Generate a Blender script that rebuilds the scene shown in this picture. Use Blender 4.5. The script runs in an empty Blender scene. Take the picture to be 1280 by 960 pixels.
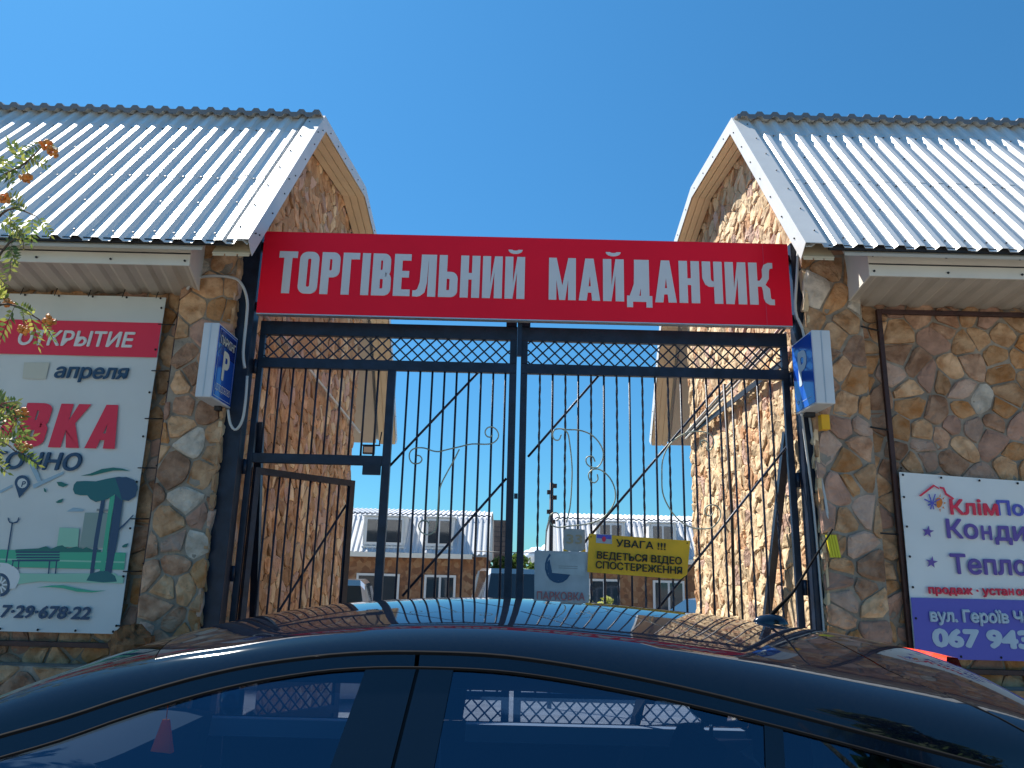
import bpy, bmesh, math, random
from mathutils import Vector, Matrix
from math import radians as R, sin, cos, pi, tan
S = bpy.context.scene
COL = S.collection
random.seed(7)

# ------------------------------------------------------------------ camera
PITCH, ROLL, HC, FPX = 14.0, 1.4, 1.53, 961.0
cd = bpy.data.cameras.new('camera'); cam = bpy.data.objects.new('camera', cd); COL.objects.link(cam)
cd.sensor_width = 36; cd.lens = 36*FPX/1280; cd.clip_start = .05; cd.clip_end = 5000
cam.matrix_world = Matrix.Translation((0, 0, HC)) @ Matrix.Rotation(R(90+PITCH), 4, 'X') @ Matrix.Rotation(R(ROLL), 4, 'Z')
S.camera = cam
_m = cam.matrix_world.to_3x3(); RT, UP, FW = _m.col[0].copy(), _m.col[1].copy(), -_m.col[2].copy()
def at(x, y, Y):
    """survey helper: the world point at distance Y seen at photo position x, y"""
    d = FW + RT*((x-640)/FPX) + UP*((480-y)/FPX)
    return Vector((0, 0, HC)) + d*(Y/d.y)

# ------------------------------------------------------------------ light
SUN_EL, SUN_AZ = 54.0, 48.0            # azimuth: degrees left of straight ahead (+Y)
sdir = Vector((-sin(R(SUN_AZ))*cos(R(SUN_EL)), cos(R(SUN_AZ))*cos(R(SUN_EL)), sin(R(SUN_EL))))
sl = bpy.data.lights.new('sun', 'SUN'); sl.energy = 4.5; sl.angle = R(.53); sl.color = (1, .955, .88)
so = bpy.data.objects.new('sun', sl); COL.objects.link(so)
so.rotation_euler = sdir.to_track_quat('Z', 'Y').to_euler()
W = bpy.data.worlds.new('World'); S.world = W; W.use_nodes = True
nt = W.node_tree; nt.nodes.clear()
sky = nt.nodes.new('ShaderNodeTexSky'); sky.sky_type = 'NISHITA'; sky.sun_disc = False
sky.sun_elevation = R(SUN_EL); sky.sun_rotation = R(-SUN_AZ); sky.air_density = 1.0; sky.dust_density = .15; sky.ozone_density = 2.5
tcw = nt.nodes.new('ShaderNodeTexCoord'); sx_ = nt.nodes.new('ShaderNodeSeparateXYZ'); rw_ = nt.nodes.new('ShaderNodeValToRGB'); hs = nt.nodes.new('ShaderNodeMix'); hs.data_type = 'RGBA'; hs.blend_type = 'MULTIPLY'; hs.inputs[0].default_value = 1
rw_.color_ramp.elements[0].color = (.125, .290, .385, 1); rw_.color_ramp.elements[1].position = .75; rw_.color_ramp.elements[1].color = (.185, .47, .58, 1)
nt.links.new(tcw.outputs['Generated'], sx_.inputs[0]); nt.links.new(sx_.outputs['Z'], rw_.inputs[0]); nt.links.new(rw_.outputs[0], hs.inputs[7])
bg = nt.nodes.new('ShaderNodeBackground'); bg.inputs[1].default_value = .13
wo = nt.nodes.new('ShaderNodeOutputWorld')
nt.links.new(sky.outputs[0], hs.inputs[6]); nt.links.new(hs.outputs[2], bg.inputs[0]); nt.links.new(bg.outputs[0], wo.inputs[0])
S.view_settings.view_transform = 'Standard'; S.view_settings.look = 'None'
S.view_settings.exposure = 1.2; S.view_settings.gamma = 1

# ------------------------------------------------------------------ materials
MATS = {}
def mat(name, col, rough=.6, metal=0., var=.0, vscale=6., bump=0., bscale=40., coat=0., rnd=0., col2=None, detail=4., spec=.5, stretch=None, dirt=0.):
    m = bpy.data.materials.new(name); m.use_nodes = True; t = m.node_tree; p = t.nodes['Principled BSDF']
    p.inputs['Base Color'].default_value = (*col, 1); p.inputs['Roughness'].default_value = rough
    p.inputs['Metallic'].default_value = metal; p.inputs['Coat Weight'].default_value = coat
    p.inputs['Coat Roughness'].default_value = .03; p.inputs['Specular IOR Level'].default_value = spec
    tc = t.nodes.new('ShaderNodeTexCoord'); src = tc.outputs['Object']
    if stretch:
        mp = t.nodes.new('ShaderNodeMapping'); mp.inputs['Scale'].default_value = stretch
        t.links.new(src, mp.inputs[0]); src = mp.outputs[0]
    c = None
    if var or col2:
        n = t.nodes.new('ShaderNodeTexNoise'); n.inputs['Scale'].default_value = vscale; n.inputs['Detail'].default_value = detail
        t.links.new(src, n.inputs['Vector'])
        r = t.nodes.new('ShaderNodeValToRGB'); r.color_ramp.elements[0].position = .32; r.color_ramp.elements[1].position = .68
        a = tuple(max(0, x*(1-var)) for x in col); b = col2 if col2 else tuple(min(1, x*(1+var)) for x in col)
        r.color_ramp.elements[0].color = (*a, 1); r.color_ramp.elements[1].color = (*b, 1)
        t.links.new(n.outputs[0], r.inputs[0]); c = r.outputs[0]
    if rnd:
        oi = t.nodes.new('ShaderNodeObjectInfo'); h = t.nodes.new('ShaderNodeHueSaturation')
        mr = t.nodes.new('ShaderNodeMapRange'); mr.inputs['To Min'].default_value = 1-rnd; mr.inputs['To Max'].default_value = 1+rnd
        g = t.nodes.new('ShaderNodeNewGeometry'); ad = t.nodes.new('ShaderNodeMath'); ad.operation = 'ADD'; fr = t.nodes.new('ShaderNodeMath'); fr.operation = 'FRACT'
        t.links.new(oi.outputs['Random'], ad.inputs[0]); t.links.new(g.outputs['Random Per Island'], ad.inputs[1]); t.links.new(ad.outputs[0], fr.inputs[0])
        t.links.new(fr.outputs[0], mr.inputs[0]); t.links.new(mr.outputs[0], h.inputs['Value'])
        if c: t.links.new(c, h.inputs['Color'])
        else: h.inputs['Color'].default_value = (*col, 1)
        c = h.outputs[0]
    if dirt:
        n2 = t.nodes.new('ShaderNodeTexNoise'); n2.inputs['Scale'].default_value = 90; n2.inputs['Detail'].default_value = 6
        r2 = t.nodes.new('ShaderNodeMapRange'); r2.inputs['From Min'].default_value = .35; r2.inputs['From Max'].default_value = .75
        r2.inputs['To Min'].default_value = rough; r2.inputs['To Max'].default_value = rough+dirt
        t.links.new(src, n2.inputs['Vector']); t.links.new(n2.outputs[0], r2.inputs[0]); t.links.new(r2.outputs[0], p.inputs['Roughness'])
    if c: t.links.new(c, p.inputs['Base Color'])
    if bump:
        n = t.nodes.new('ShaderNodeTexNoise'); n.inputs['Scale'].default_value = bscale; n.inputs['Detail'].default_value = 6
        b = t.nodes.new('ShaderNodeBump'); b.inputs['Strength'].default_value = bump; b.inputs['Distance'].default_value = .02
        t.links.new(src, n.inputs['Vector']); t.links.new(n.outputs[0], b.inputs['Height']); t.links.new(b.outputs[0], p.inputs['Normal'])
    MATS[name] = m; return m
def glass(name, tint, ior=1.6, rough=.0, gcol=(1,1,1)):
    m = bpy.data.materials.new(name); m.use_nodes = True; t = m.node_tree; t.nodes.clear()
    o = t.nodes.new('ShaderNodeOutputMaterial'); mx = t.nodes.new('ShaderNodeMixShader'); f = t.nodes.new('ShaderNodeFresnel')
    tr = t.nodes.new('ShaderNodeBsdfTransparent'); g = t.nodes.new('ShaderNodeBsdfGlossy')
    gm_ = t.nodes.new('ShaderNodeNewGeometry'); mr = t.nodes.new('ShaderNodeMapRange'); mr.inputs['To Min'].default_value = ior; mr.inputs['To Max'].default_value = 1/ior
    t.links.new(gm_.outputs['Backfacing'], mr.inputs[0]); t.links.new(mr.outputs[0], f.inputs[0]); tr.inputs[0].default_value = (*tint, 1); g.inputs['Roughness'].default_value = rough; g.inputs[0].default_value = (*gcol, 1)
    t.links.new(f.outputs[0], mx.inputs[0]); t.links.new(tr.outputs[0], mx.inputs[1]); t.links.new(g.outputs[0], mx.inputs[2]); t.links.new(mx.outputs[0], o.inputs[0])
    return m

M = dict(
 roof=mat('roof_sheet', (.72,.715,.69), .36, .15, .08, 2.2, .06, 60, stretch=(7,1,1), detail=8.),
 roof2=mat('trim_white', (.66,.655,.63), .4, .1, .05, 5),
 roofdark=mat('ridge_edge_grey', (.16,.17,.19), .5, .3),
 fascia=mat('fascia_cream', (.74,.70,.62), .45, 0, .05, 4),
 soffit=mat('soffit_beige', (.68,.55,.37), .5, 0, .06, 4),
 soffitg=mat('soffit_grey_beige', (.52,.46,.38), .5, 0, .06, 4),
 mortar=mat('mortar', (.34,.29,.235), .95, 0, .25, 9, .8, 30, spec=.1),
 mortarl=mat('mortar_pale', (.42,.32,.21), .95, 0, .25, 9, .8, 30, spec=.1),
 st0=mat('stone_ochre', (.64,.325,.155), .85, 0, .38, 11, 1., 26, rnd=.22, col2=(.70,.45,.27), spec=.12),
 st1=mat('stone_brown', (.48,.25,.15), .85, 0, .38, 11, 1., 26, rnd=.25, col2=(.58,.36,.24), spec=.12),
 st2=mat('stone_pink', (.62,.40,.30), .85, 0, .28, 11, 1., 26, rnd=.2, col2=(.58,.41,.32), spec=.12),
 st3=mat('stone_orange', (.68,.29,.10), .85, 0, .38, 11, 1., 26, rnd=.2, col2=(.58,.34,.18), spec=.12),
 st4=mat('stone_pale', (.60,.52,.43), .85, 0, .28, 11, 1., 26, rnd=.1, spec=.12),
 st5=mat('stone_dull', (.44,.26,.19), .9, 0, .25, 8, .9, 22, rnd=.2, spec=.12),
 st6=mat('stone_gold', (.70,.50,.29), .85, 0, .18, 8, .6, 22, rnd=.15, col2=(.76,.59,.39), spec=.12),
 st7=mat('stone_rust', (.54,.31,.17), .85, 0, .3, 8, 1., 22, rnd=.2, col2=(.54,.35,.20), spec=.12),
 gate=mat('gate_paint', (.012,.022,.045), .42, .2, .3, 12, .1, 80),
 frame=mat('brown_frame_paint', (.055,.022,.02), .5, .1, .3, 10, .2, 60),
 scroll=mat('scroll_bronze', (.42,.42,.31), .5, .1, .3, 12),
 red=mat('sign_red', (.92,.010,.035), .45, 0, .05, 1.5, .25, 2.5, spec=.2),
 letter=mat('letter_silver', (.66,.665,.68), .5, .0, .04, 4, spec=.2),
 alu=mat('aluminium_edge', (.6,.62,.65), .35, .6),
 white=mat('white_plastic', (.66,.68,.70), .45, 0, .05, 5),
 cable=mat('white_cable', (.55,.55,.53), .5),
 dark=mat('dark_metal', (.03,.03,.035), .5, .3),
 black=mat('black_plastic', (.008,.008,.01), .5),
 rubber=mat('rubber', (.006,.006,.007), .95, 0, .2, 30, spec=.2),
 blue=mat('sign_blue', (.012,.08,.46), .18, coat=.6),
 blue2=mat('sign_dark_blue', (.008,.025,.22), .2, coat=.6),
 cream=mat('sign_cream', (.78,.74,.60), .4),
 yellow=mat('sign_yellow', (.90,.46,.01), .45, 0, .1, 6),
 lemon=mat('box_yellow', (.72,.62,.02), .4),
 poster=mat('poster_grey', (.42,.45,.47), .6, 0, .12, 7),
 pred=mat('print_red', (.80,.03,.08), .5), pred2=mat('print_faded_red', (.5,.17,.17), .6),
 pwhite=mat('print_white', (.78,.78,.78), .5), banner=mat('banner_vinyl', (.66,.69,.68), .55, 0, .05, 2.2, .25, 2.5),
 banner2=mat('banner_vinyl_white', (.78,.79,.78), .42, 0, .05, 2, .3, 2.2),
 pnavy=mat('print_navy', (.02,.075,.16), .5), pteal=mat('print_teal', (.01,.15,.17), .5), pgreen=mat('print_green', (.06,.46,.28), .5),
 pdgreen=mat('print_dark_green', (.01,.17,.15), .5), plgreen=mat('print_light_green', (.32,.62,.46), .5), pgrey=mat('print_grey', (.25,.27,.27), .5),
 pgrey2=mat('print_grey_green', (.27,.36,.33), .5), plblue=mat('print_light_blue', (.33,.48,.58), .5), ppatch=mat('print_patch', (.58,.58,.50), .6),
 pviolet=mat('print_violet', (.10,.10,.50), .45), pviolet2=mat('print_violet_letters', (.14,.08,.36), .5), porange=mat('print_orange', (.75,.20,.02), .5), plight=mat('print_pale_blue', (.50,.60,.70), .5),
 paint=mat('car_paint', (.003,.005,.012), .6, .0, .0, 160, coat=1., spec=.0, col2=(.006,.008,.014), detail=8.), trim=mat('gloss_black_trim', (.004,.009,.020), .16, coat=.5),
 seat=mat('seat_fabric', (.008,.010,.015), .9, spec=.1), dash=mat('dashboard', (.03,.045,.06), .7), sill=mat('door_trim_grey', (.36,.40,.42), .5),
 lamp=mat('brake_lamp', (.75,.05,.01), .25, coat=1.), tail=mat('tail_lamp', (.6,.01,.02), .2, coat=1.), orange=mat('orange_freshener', (1,.33,.01), .4, spec=.1),
 chrome=mat('chrome', (.7,.7,.72), .12, 1.), rim=mat('alloy', (.45,.46,.48), .3, .8),
 asphalt=mat('asphalt', (.27,.25,.22), .92, 0, .2, 3, .5, 90), paving=mat('paving', (.42,.39,.34), .9, 0, .15, 4, .4, 60),
 cwhite=mat('car_white', (.62,.64,.66), .2, coat=1.), csilver=mat('car_silver', (.30,.34,.42), .25, .5, coat=1.), cblue=mat('car_blue', (.03,.07,.16), .25, .3, coat=1.),
 bark=mat('bark', (.10,.07,.05), .9, 0, .3, 14, .8, 30), leaf=mat('rowan_leaf', (.13,.19,.045), .5, 0, .35, 9, rnd=.35), leafy=mat('leaf_yellowish', (.34,.36,.08), .5, 0, .3, 9, rnd=.3),
 berry=mat('rowan_berry', (.70,.24,.04), .45, 0, .3, 50, rnd=.2), fol=mat('foliage', (.055,.10,.025), .6, 0, .35, 1.2, rnd=.4), fol2=mat('foliage_bright', (.10,.17,.035), .6, 0, .3, 1.2, rnd=.4),
 concrete=mat('chimney_brick', (.09,.075,.07), .9, 0, .3, 4), frames=mat('window_frame', (.7,.7,.7), .5), cloud=mat('cloud_white', (.78,.84,.92), 1.),
 rock=mat('rock_rusty', (.24,.11,.045), .95, 0, .5, 16, 1., 40),
)
M['paint'].node_tree.nodes['Principled BSDF'].inputs['Coat IOR'].default_value = 1.75
M['glass'] = glass('car_glass', (.50,.57,.68), 2.2, gcol=(.42,.72,1)); M['screen'] = glass('windscreen_glass', (.20,.26,.30), 1.5); M['wglass'] = glass('window_glass', (.35,.42,.45), 1.9)
for k in ('leaf','leafy','fol','fol2','orange'):      # leaves let some light through
    t = M[k].node_tree; p = t.nodes['Principled BSDF']; o = t.nodes['Material Output']
    tr = t.nodes.new('ShaderNodeBsdfTranslucent'); mx = t.nodes.new('ShaderNodeMixShader'); mx.inputs[0].default_value = .35
    if p.inputs['Base Color'].is_linked: t.links.new(p.inputs['Base Color'].links[0].from_socket, tr.inputs[0])
    else: tr.inputs[0].default_value = p.inputs['Base Color'].default_value
    t.links.new(p.outputs[0], mx.inputs[1]); t.links.new(tr.outputs[0], mx.inputs[2]); t.links.new(mx.outputs[0], o.inputs[0])
# far stone wall: the pieces there are too small to tell apart
def farstone():
    m = bpy.data.materials.new('far_stone'); m.use_nodes = True; t = m.node_tree; p = t.nodes['Principled BSDF']; p.inputs['Roughness'].default_value = .95
    tc = t.nodes.new('ShaderNodeTexCoord'); v = t.nodes.new('ShaderNodeTexVoronoi'); v.inputs['Scale'].default_value = 7.5
    r = t.nodes.new('ShaderNodeValToRGB'); e = r.color_ramp.elements; e[0].color = (.16,.08,.05,1); e[1].color = (.38,.24,.14,1); n = e.new(.5); n.color = (.30,.14,.07,1)
    t.links.new(tc.outputs['Object'], v.inputs['Vector']); t.links.new(v.outputs['Color'], r.inputs[0]); t.links.new(r.outputs[0], p.inputs['Base Color'])
    b = t.nodes.new('ShaderNodeBump'); b.inputs['Strength'].default_value = .6; b.inputs['Distance'].default_value = .05; b.invert = True
    t.links.new(v.outputs['Distance'], b.inputs['Height']); t.links.new(b.outputs[0], p.inputs['Normal']); return m
M['farstone'] = farstone()
M['rooffar'] = mat('far_roof_sheet', (.55,.56,.58), .5, .1)

# ------------------------------------------------------------------ helpers
ORG = {}
def thing(name, label, cat, loc=(0,0,0), group=None, kind=None):
    o = bpy.data.objects.new(name, None); COL.objects.link(o); o.location = loc; o.empty_display_size = .2
    o['label'] = label; o['category'] = cat
    if group: o['group'] = group
    if kind: o['kind'] = kind
    ORG[o.name] = Vector(loc); return o
def tag(o, label, cat, group=None, kind=None):
    if label: o['label'] = label
    if cat: o['category'] = cat
    if group: o['group'] = group
    if kind: o['kind'] = kind
    return o
class MB:
    def __init__(s): s.v = []; s.f = []; s.m = []; s.mi = 0; s.sm = []
    def add(s, vs, fs, smooth=False):
        b = len(s.v); s.v += [Vector(p) for p in vs]
        for f in fs: s.f.append([b+i for i in f]); s.m.append(s.mi); s.sm.append(smooth)
        return s
    def box(s, a, b):
        x0,y0,z0 = a; x1,y1,z1 = b
        return s.add([(x0,y0,z0),(x1,y0,z0),(x1,y1,z0),(x0,y1,z0),(x0,y0,z1),(x1,y0,z1),(x1,y1,z1),(x0,y1,z1)],
                     [(3,2,1,0),(4,5,6,7),(0,1,5,4),(1,2,6,5),(2,3,7,6),(3,0,4,7)])
    def hexa(s, p): return s.add(p, [(3,2,1,0),(4,5,6,7),(0,1,5,4),(1,2,6,5),(2,3,7,6),(3,0,4,7)])
    def bar(s, a, b, w, d, up=Vector((0,-1,0))):
        a = Vector(a); b = Vector(b); t = (b-a).normalized(); x = t.cross(up).normalized(); y = x.cross(t).normalized()
        x = x*w/2; y = y*d/2
        return s.hexa([a-x-y, a+x-y, a+x+y, a-x+y, b-x-y, b+x-y, b+x+y, b-x+y])
    def tube(s, pts, r, n=6, smooth=True, cap=True, twist=0.):
        pts = [Vector(p) for p in pts]; rs = r if isinstance(r, (list, tuple)) else [r]*len(pts); rings = []; base = len(s.v)
        up = None
        for i, p in enumerate(pts):
            t = (pts[min(i+1, len(pts)-1)]-pts[max(i-1, 0)]).normalized()
            if up is None: up = Vector((0,0,1)) if abs(t.z) < .9 else Vector((1,0,0))
            x = t.cross(up).normalized(); up = x.cross(t).normalized()
            for k in range(n):
                a = 2*pi*k/n + twist*i; s.v.append(p + (x*cos(a)+up*sin(a))*rs[i])
        for i in range(len(pts)-1):
            for k in range(n):
                k2 = (k+1) % n; s.f.append([base+i*n+k, base+i*n+k2, base+(i+1)*n+k2, base+(i+1)*n+k]); s.m.append(s.mi); s.sm.append(smooth)
        if cap:
            for i in (0, len(pts)-1):
                s.f.append([base+i*n+k for k in range(n)]); s.m.append(s.mi); s.sm.append(False)
        return s
    def prism(s, poly, d):   # polygon of points extruded along vector d
        n = len(poly); d = Vector(d); P = [Vector(p) for p in poly]
        return s.add(P+[p+d for p in P], [list(range(n))[::-1], list(range(n, 2*n))]+[(i, (i+1) % n, n+(i+1) % n, n+i) for i in range(n)])
    def grid(s, rows, smooth=True):
        n = len(rows[0]); vs = [p for r in rows for p in r]
        return s.add(vs, [(i*n+j, i*n+j+1, (i+1)*n+j+1, (i+1)*n+j) for i in range(len(rows)-1) for j in range(n-1)], smooth)
    def ball(s, c, r, nu=8, nv=6, sc=(1,1,1)):
        c = Vector(c); rows = []
        for j in range(nv+1):
            a = pi*j/nv; rows.append([c+Vector((sin(a)*cos(2*pi*i/nu)*r*sc[0], sin(a)*sin(2*pi*i/nu)*r*sc[1], cos(a)*r*sc[2])) for i in range(nu+1)])
        return s.grid(rows)
    def build(s, name, m, parent=None, fix=True):
        o0 = ORG.get(parent.name, Vector()) if parent else Vector()
        me = bpy.data.meshes.new(name); me.from_pydata([tuple(p-o0) for p in s.v], [], s.f); me.update()
        ms = m if isinstance(m, (list, tuple)) else [m]
        for x in ms: me.materials.append(x)
        me.polygons.foreach_set('material_index', s.m); me.polygons.foreach_set('use_smooth', s.sm)
        if fix:
            bm = bmesh.new(); bm.from_mesh(me); bmesh.ops.recalc_face_normals(bm, faces=bm.faces); bm.to_mesh(me); bm.free()
        o = bpy.data.objects.new(name, me); COL.objects.link(o)
        if parent: o.parent = parent; ORG[o.name] = o0
        return o
def bx(name, a, b, m, parent=None): return MB().box(a, b).build(name, m, parent)
def dupe(o, off, parent=None):
    c = o.copy(); COL.objects.link(c); c.location = o.location+Vector(off)
    if parent: c.parent = parent
    ORG[c.name] = ORG.get(o.name, Vector()); return c
def bevel(o, w=.004, seg=2):
    b = o.modifiers.new('bevel', 'BEVEL'); b.width = w; b.segments = seg; b.limit_method = 'ANGLE'; return o

def embolden(me, b):
    """heavier type: copies of the flat outline shifted a little round a circle, each a hair behind the other"""
    vs = [v.co.copy() for v in me.vertices]; fs = [list(p.vertices) for p in me.polygons]; V = []; F = []
    for k in range(9):
        d = Vector((b*cos(k*pi/4), b*sin(k*pi/4), 0)) if k < 8 else Vector()
        F += [[i+len(V) for i in f] for f in fs]; V += [v+d+Vector((0, 0, k*.0014)) for v in vs]
    me.clear_geometry(); me.from_pydata([tuple(v) for v in V], [], F)
def stagger(me):
    """some glyph outlines overlap themselves: keep every triangle a hair off its neighbours' plane"""
    V = []; F = []
    for i, p in enumerate(me.polygons):
        F.append(list(range(len(V), len(V)+len(p.vertices)))); V += [tuple(me.vertices[j].co+Vector((0, 0, i*4e-5))) for j in p.vertices]
    me.clear_geometry(); me.from_pydata(V, [], F)

def text_mesh(body, name, m, parent, O, U, V, w=None, h=None, shear=0., bold=0., spacing=1., right=False, depth=.0):
    """lettering fitted so that its capitals are h tall (and the line w wide) at O along unit vectors U, V"""
    c = bpy.data.curves.new('lettering', 'FONT'); c.body = body; c.shear = shear; c.offset = 0; c.space_character = spacing; c.resolution_u = 3
    o = bpy.data.objects.new('lettering', c); COL.objects.link(o)
    bpy.context.view_layer.update()
    me = bpy.data.meshes.new_from_object(o); bpy.data.objects.remove(o)
    if bold: embolden(me, bold)
    stagger(me)
    xs = [v.co.x for v in me.vertices]; ys = [v.co.y for v in me.vertices]
    x0, x1 = min(xs), max(xs); cap = .70
    sy = h/cap; sx = w/(x1-x0) if w else sy
    U = Vector(U).normalized(); V = Vector(V).normalized(); O = Vector(O); N = U.cross(V).normalized()
    o0 = ORG.get(parent.name, Vector())
    for v in me.vertices:
        x = (v.co.x-(x1 if right else x0))*sx; y = v.co.y*sy
        v.co = O+U*x+V*y+N*v.co.z*.05-o0
    me.materials.append(m)
    r = bpy.data.objects.new(name, me); COL.objects.link(r); r.parent = parent
    if depth:
        s = r.modifiers.new('thick', 'SOLIDIFY'); s.thickness = depth; s.offset = 0
    return r

# ------------------------------------------------------------------ rubble masonry
def clip(poly, a, b, c):           # keep a*x+b*y <= c
    out = []
    for i in range(len(poly)):
        p, q = poly[i], poly[(i+1) % len(poly)]
        dp, dq = a*p[0]+b*p[1]-c, a*q[0]+b*q[1]-c
        if dp <= 0: out.append(p)
        if dp*dq < 0:
            t = dp/(dp-dq); out.append((p[0]+(q[0]-p[0])*t, p[1]+(q[1]-p[1])*t))
    return out
def voronoi(region, su, sv, gap, rng, jit=.46, skip=None):
    us = [p[0] for p in region]; vs = [p[1] for p in region]; u0, u1, v0, v1 = min(us), max(us), min(vs), max(vs)
    nu, nv = max(1, int((u1-u0)/su)+3), max(1, int((v1-v0)/sv)+3); g = {}
    for i in range(-1, nu):
        for j in range(-1, nv):
            if rng.random() < .14: continue
            g[i, j] = (u0+(i+.5+(.5 if j % 2 else 0)+rng.uniform(-jit, jit))*su, v0+(j+.5+rng.uniform(-jit, jit))*sv)
    hp = []
    n = len(region); area = sum(region[i][0]*region[(i+1) % n][1]-region[(i+1) % n][0]*region[i][1] for i in range(n))
    rg = region if area > 0 else region[::-1]
    for i in range(n):
        p, q = rg[i], rg[(i+1) % n]; dx, dy = q[0]-p[0], q[1]-p[1]; L = math.hypot(dx, dy)
        if L < 1e-6: continue
        a, b = dy/L, -dx/L; hp.append((a, b, a*p[0]+b*p[1]))
    out = []
    for (i, j), c in g.items():
        if any(a*c[0]+b*c[1] > d+.5*su for a, b, d in hp): continue
        if skip and skip(*c): continue
        poly = [(c[0]-2*su, c[1]-2*sv), (c[0]+2*su, c[1]-2*sv), (c[0]+2*su, c[1]+2*sv), (c[0]-2*su, c[1]+2*sv)]
        for di in (-3,-2,-1,0,1,2,3):
            for dj in (-3,-2,-1,0,1,2,3):
                q = g.get((i+di, j+dj))
                if q is None or (di == 0 and dj == 0): continue
                dx, dy = q[0]-c[0], q[1]-c[1]; L = math.hypot(dx, dy)
                if L > 3.5*max(su, sv) or L < 1e-4: continue
                a, b = dx/L, dy/L; poly = clip(poly, a, b, a*(c[0]+dx/2)+b*(c[1]+dy/2)-gap/2*rng.uniform(.4, 1.5))
                if len(poly) < 3: break
            if len(poly) < 3: break
        for a, b, d in hp:
            if len(poly) < 3: break
            poly = clip(poly, a, b, d-.002)
        if len(poly) < 3: continue
        pts = []
        for k in range(len(poly)):
            p = poly[k]
            if not pts or math.hypot(p[0]-pts[-1][0], p[1]-pts[-1][1]) > .012: pts.append(p)
        if len(pts) < 3: continue
        A = abs(sum(pts[k][0]*pts[(k+1) % len(pts)][1]-pts[(k+1) % len(pts)][0]*pts[k][1] for k in range(len(pts))))/2
        if A < .12*su*sv: continue
        out.append((c, pts))
    return out
def stones(parent, O, U, V, N, region, su, sv, gap, h, mats, wts, seed, nparts, prio, rough=1., skip=None):
    rng = random.Random(seed); O, U, V, N = map(Vector, (O, U, V, N)); cells = voronoi(region, su, sv, gap, rng, skip=skip)
    cells.sort(key=lambda c: prio(O+U*c[0][0]+V*c[0][1])); rest = MB(); stuffmats = mats
    for k, (c, pts) in enumerate(cells):
        cx = sum(p[0] for p in pts)/len(pts); cy = sum(p[1] for p in pts)/len(pts)
        ring = []                                  # corners knocked off
        for i in range(len(pts)):
            p, a, b = pts[i], pts[i-1], pts[(i+1) % len(pts)]
            la, lb = math.hypot(a[0]-p[0], a[1]-p[1]), math.hypot(b[0]-p[0], b[1]-p[1])
            if min(la, lb) > .05 and rng.random() < .5:
                ta, tb = rng.uniform(.10, .32), rng.uniform(.10, .32)
                ring += [(p[0]+(a[0]-p[0])*ta, p[1]+(a[1]-p[1])*ta), (p[0]+(b[0]-p[0])*tb, p[1]+(b[1]-p[1])*tb)]
            else: ring.append(p)
        rr_ = []
        for i in range(len(ring)):                 # broken, uneven edges
            p, q = ring[i], ring[(i+1) % len(ring)]; rr_.append(p); L_ = math.hypot(q[0]-p[0], q[1]-p[1])
            if L_ > .045:
                t_ = rng.uniform(.35, .65); e_ = rng.uniform(-.007, .004); rr_.append((p[0]+(q[0]-p[0])*t_-(q[1]-p[1])/L_*e_, p[1]+(q[1]-p[1])*t_+(q[0]-p[0])/L_*e_))
        ring = rr_; n = len(ring); hh = h*rng.uniform(.5, 1.1); tx, ty = rng.uniform(-.10, .10)*rough, rng.uniform(-.16, .16)*rough
        def H(x, y, f): return hh*f+(x-cx)*tx+(y-cy)*ty
        P = lambda x, y, z: O+U*x+V*y+N*z
        base = [P(x, y, -.012) for x, y in ring]
        mid = [P(x, y, max(.002, H(x, y, .55)+rng.uniform(-.2, .2)*h*rough)) for x, y in ring]
        sc = rng.uniform(.66, .84); top = [P(cx+(x-cx)*sc+rng.uniform(-.006, .006), cy+(y-cy)*sc, H(x, y, 1.)+rng.uniform(-.3, .3)*h*rough) for x, y in ring]
        cen = P(cx+rng.uniform(-.02, .02), cy+rng.uniform(-.02, .02), H(cx, cy, 1.+rng.uniform(-.1, .25)*rough))
        fs = []
        for i in range(n):
            j = (i+1) % n; fs += [(i, j, n+j, n+i), (n+i, n+j, 2*n+j, 2*n+i), (2*n+i, 2*n+j, 3*n)]
        mi = rng.choices(range(len(mats)), wts)[0]
        if k < nparts:
            mb = MB(); mb.add(base+mid+top+[cen], fs); mb.build('stone', mats[mi], parent)
        else:
            rest.mi = mi; rest.add(base+mid+top+[cen], fs)
    if rest.v:
        o = rest.build('stone', mats, parent); o['kind'] = 'stuff'

# ------------------------------------------------------------------ corrugated metal
PITCHR = .128
def corr_profile(x0, x1, hgt=.025, pitch=PITCHR):
    """trapezoid ribs: list of (x, height)"""
    k0 = math.floor(x0/pitch)-1; out = []; x = k0*pitch
    while x < x1+pitch:
        for dx, z in ((0, 0), (.046, 0), (.066, hgt), (.104, hgt), (.124, 0)): out.append((x+dx*pitch/PITCHR, z))
        x += pitch
    res = []
    for i in range(len(out)-1):
        (a, za), (b, zb) = out[i], out[i+1]
        if b <= x0 or a >= x1: continue
        for xx, zz in ((a, za), (b, zb)):
            c = min(max(xx, x0), x1); zc = za+(zb-za)*(c-a)/(b-a) if b > a else za
            if not res or c-res[-1][0] > 1e-5: res.append((c, zc))
    return res
def sheet_along_x(name, m, parent, x0, x1, A, B, hgt=.025, lift=0., wob=0.):
    """a ribbed sheet whose ribs run from A=(Y,z) to B=(Y,z)"""
    d = Vector((0, B[0]-A[0], B[1]-A[1])).normalized(); n = Vector((0, -d.z, d.y))
    pr = corr_profile(x0, x1, hgt)
    th = .0025
    rows = []
    for (Y, z) in (A, B):
        rows.append([Vector((x, Y, z))+n*(h+lift) for x, h in pr])
    mb = MB(); mb.grid(rows, False)
    mb.grid([[p-n*th for p in r] for r in rows], False)
    k = len(pr)
    for r in rows: mb.grid([r, [p-n*th for p in r]], False)
    return mb.build(name, m, parent)

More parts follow.
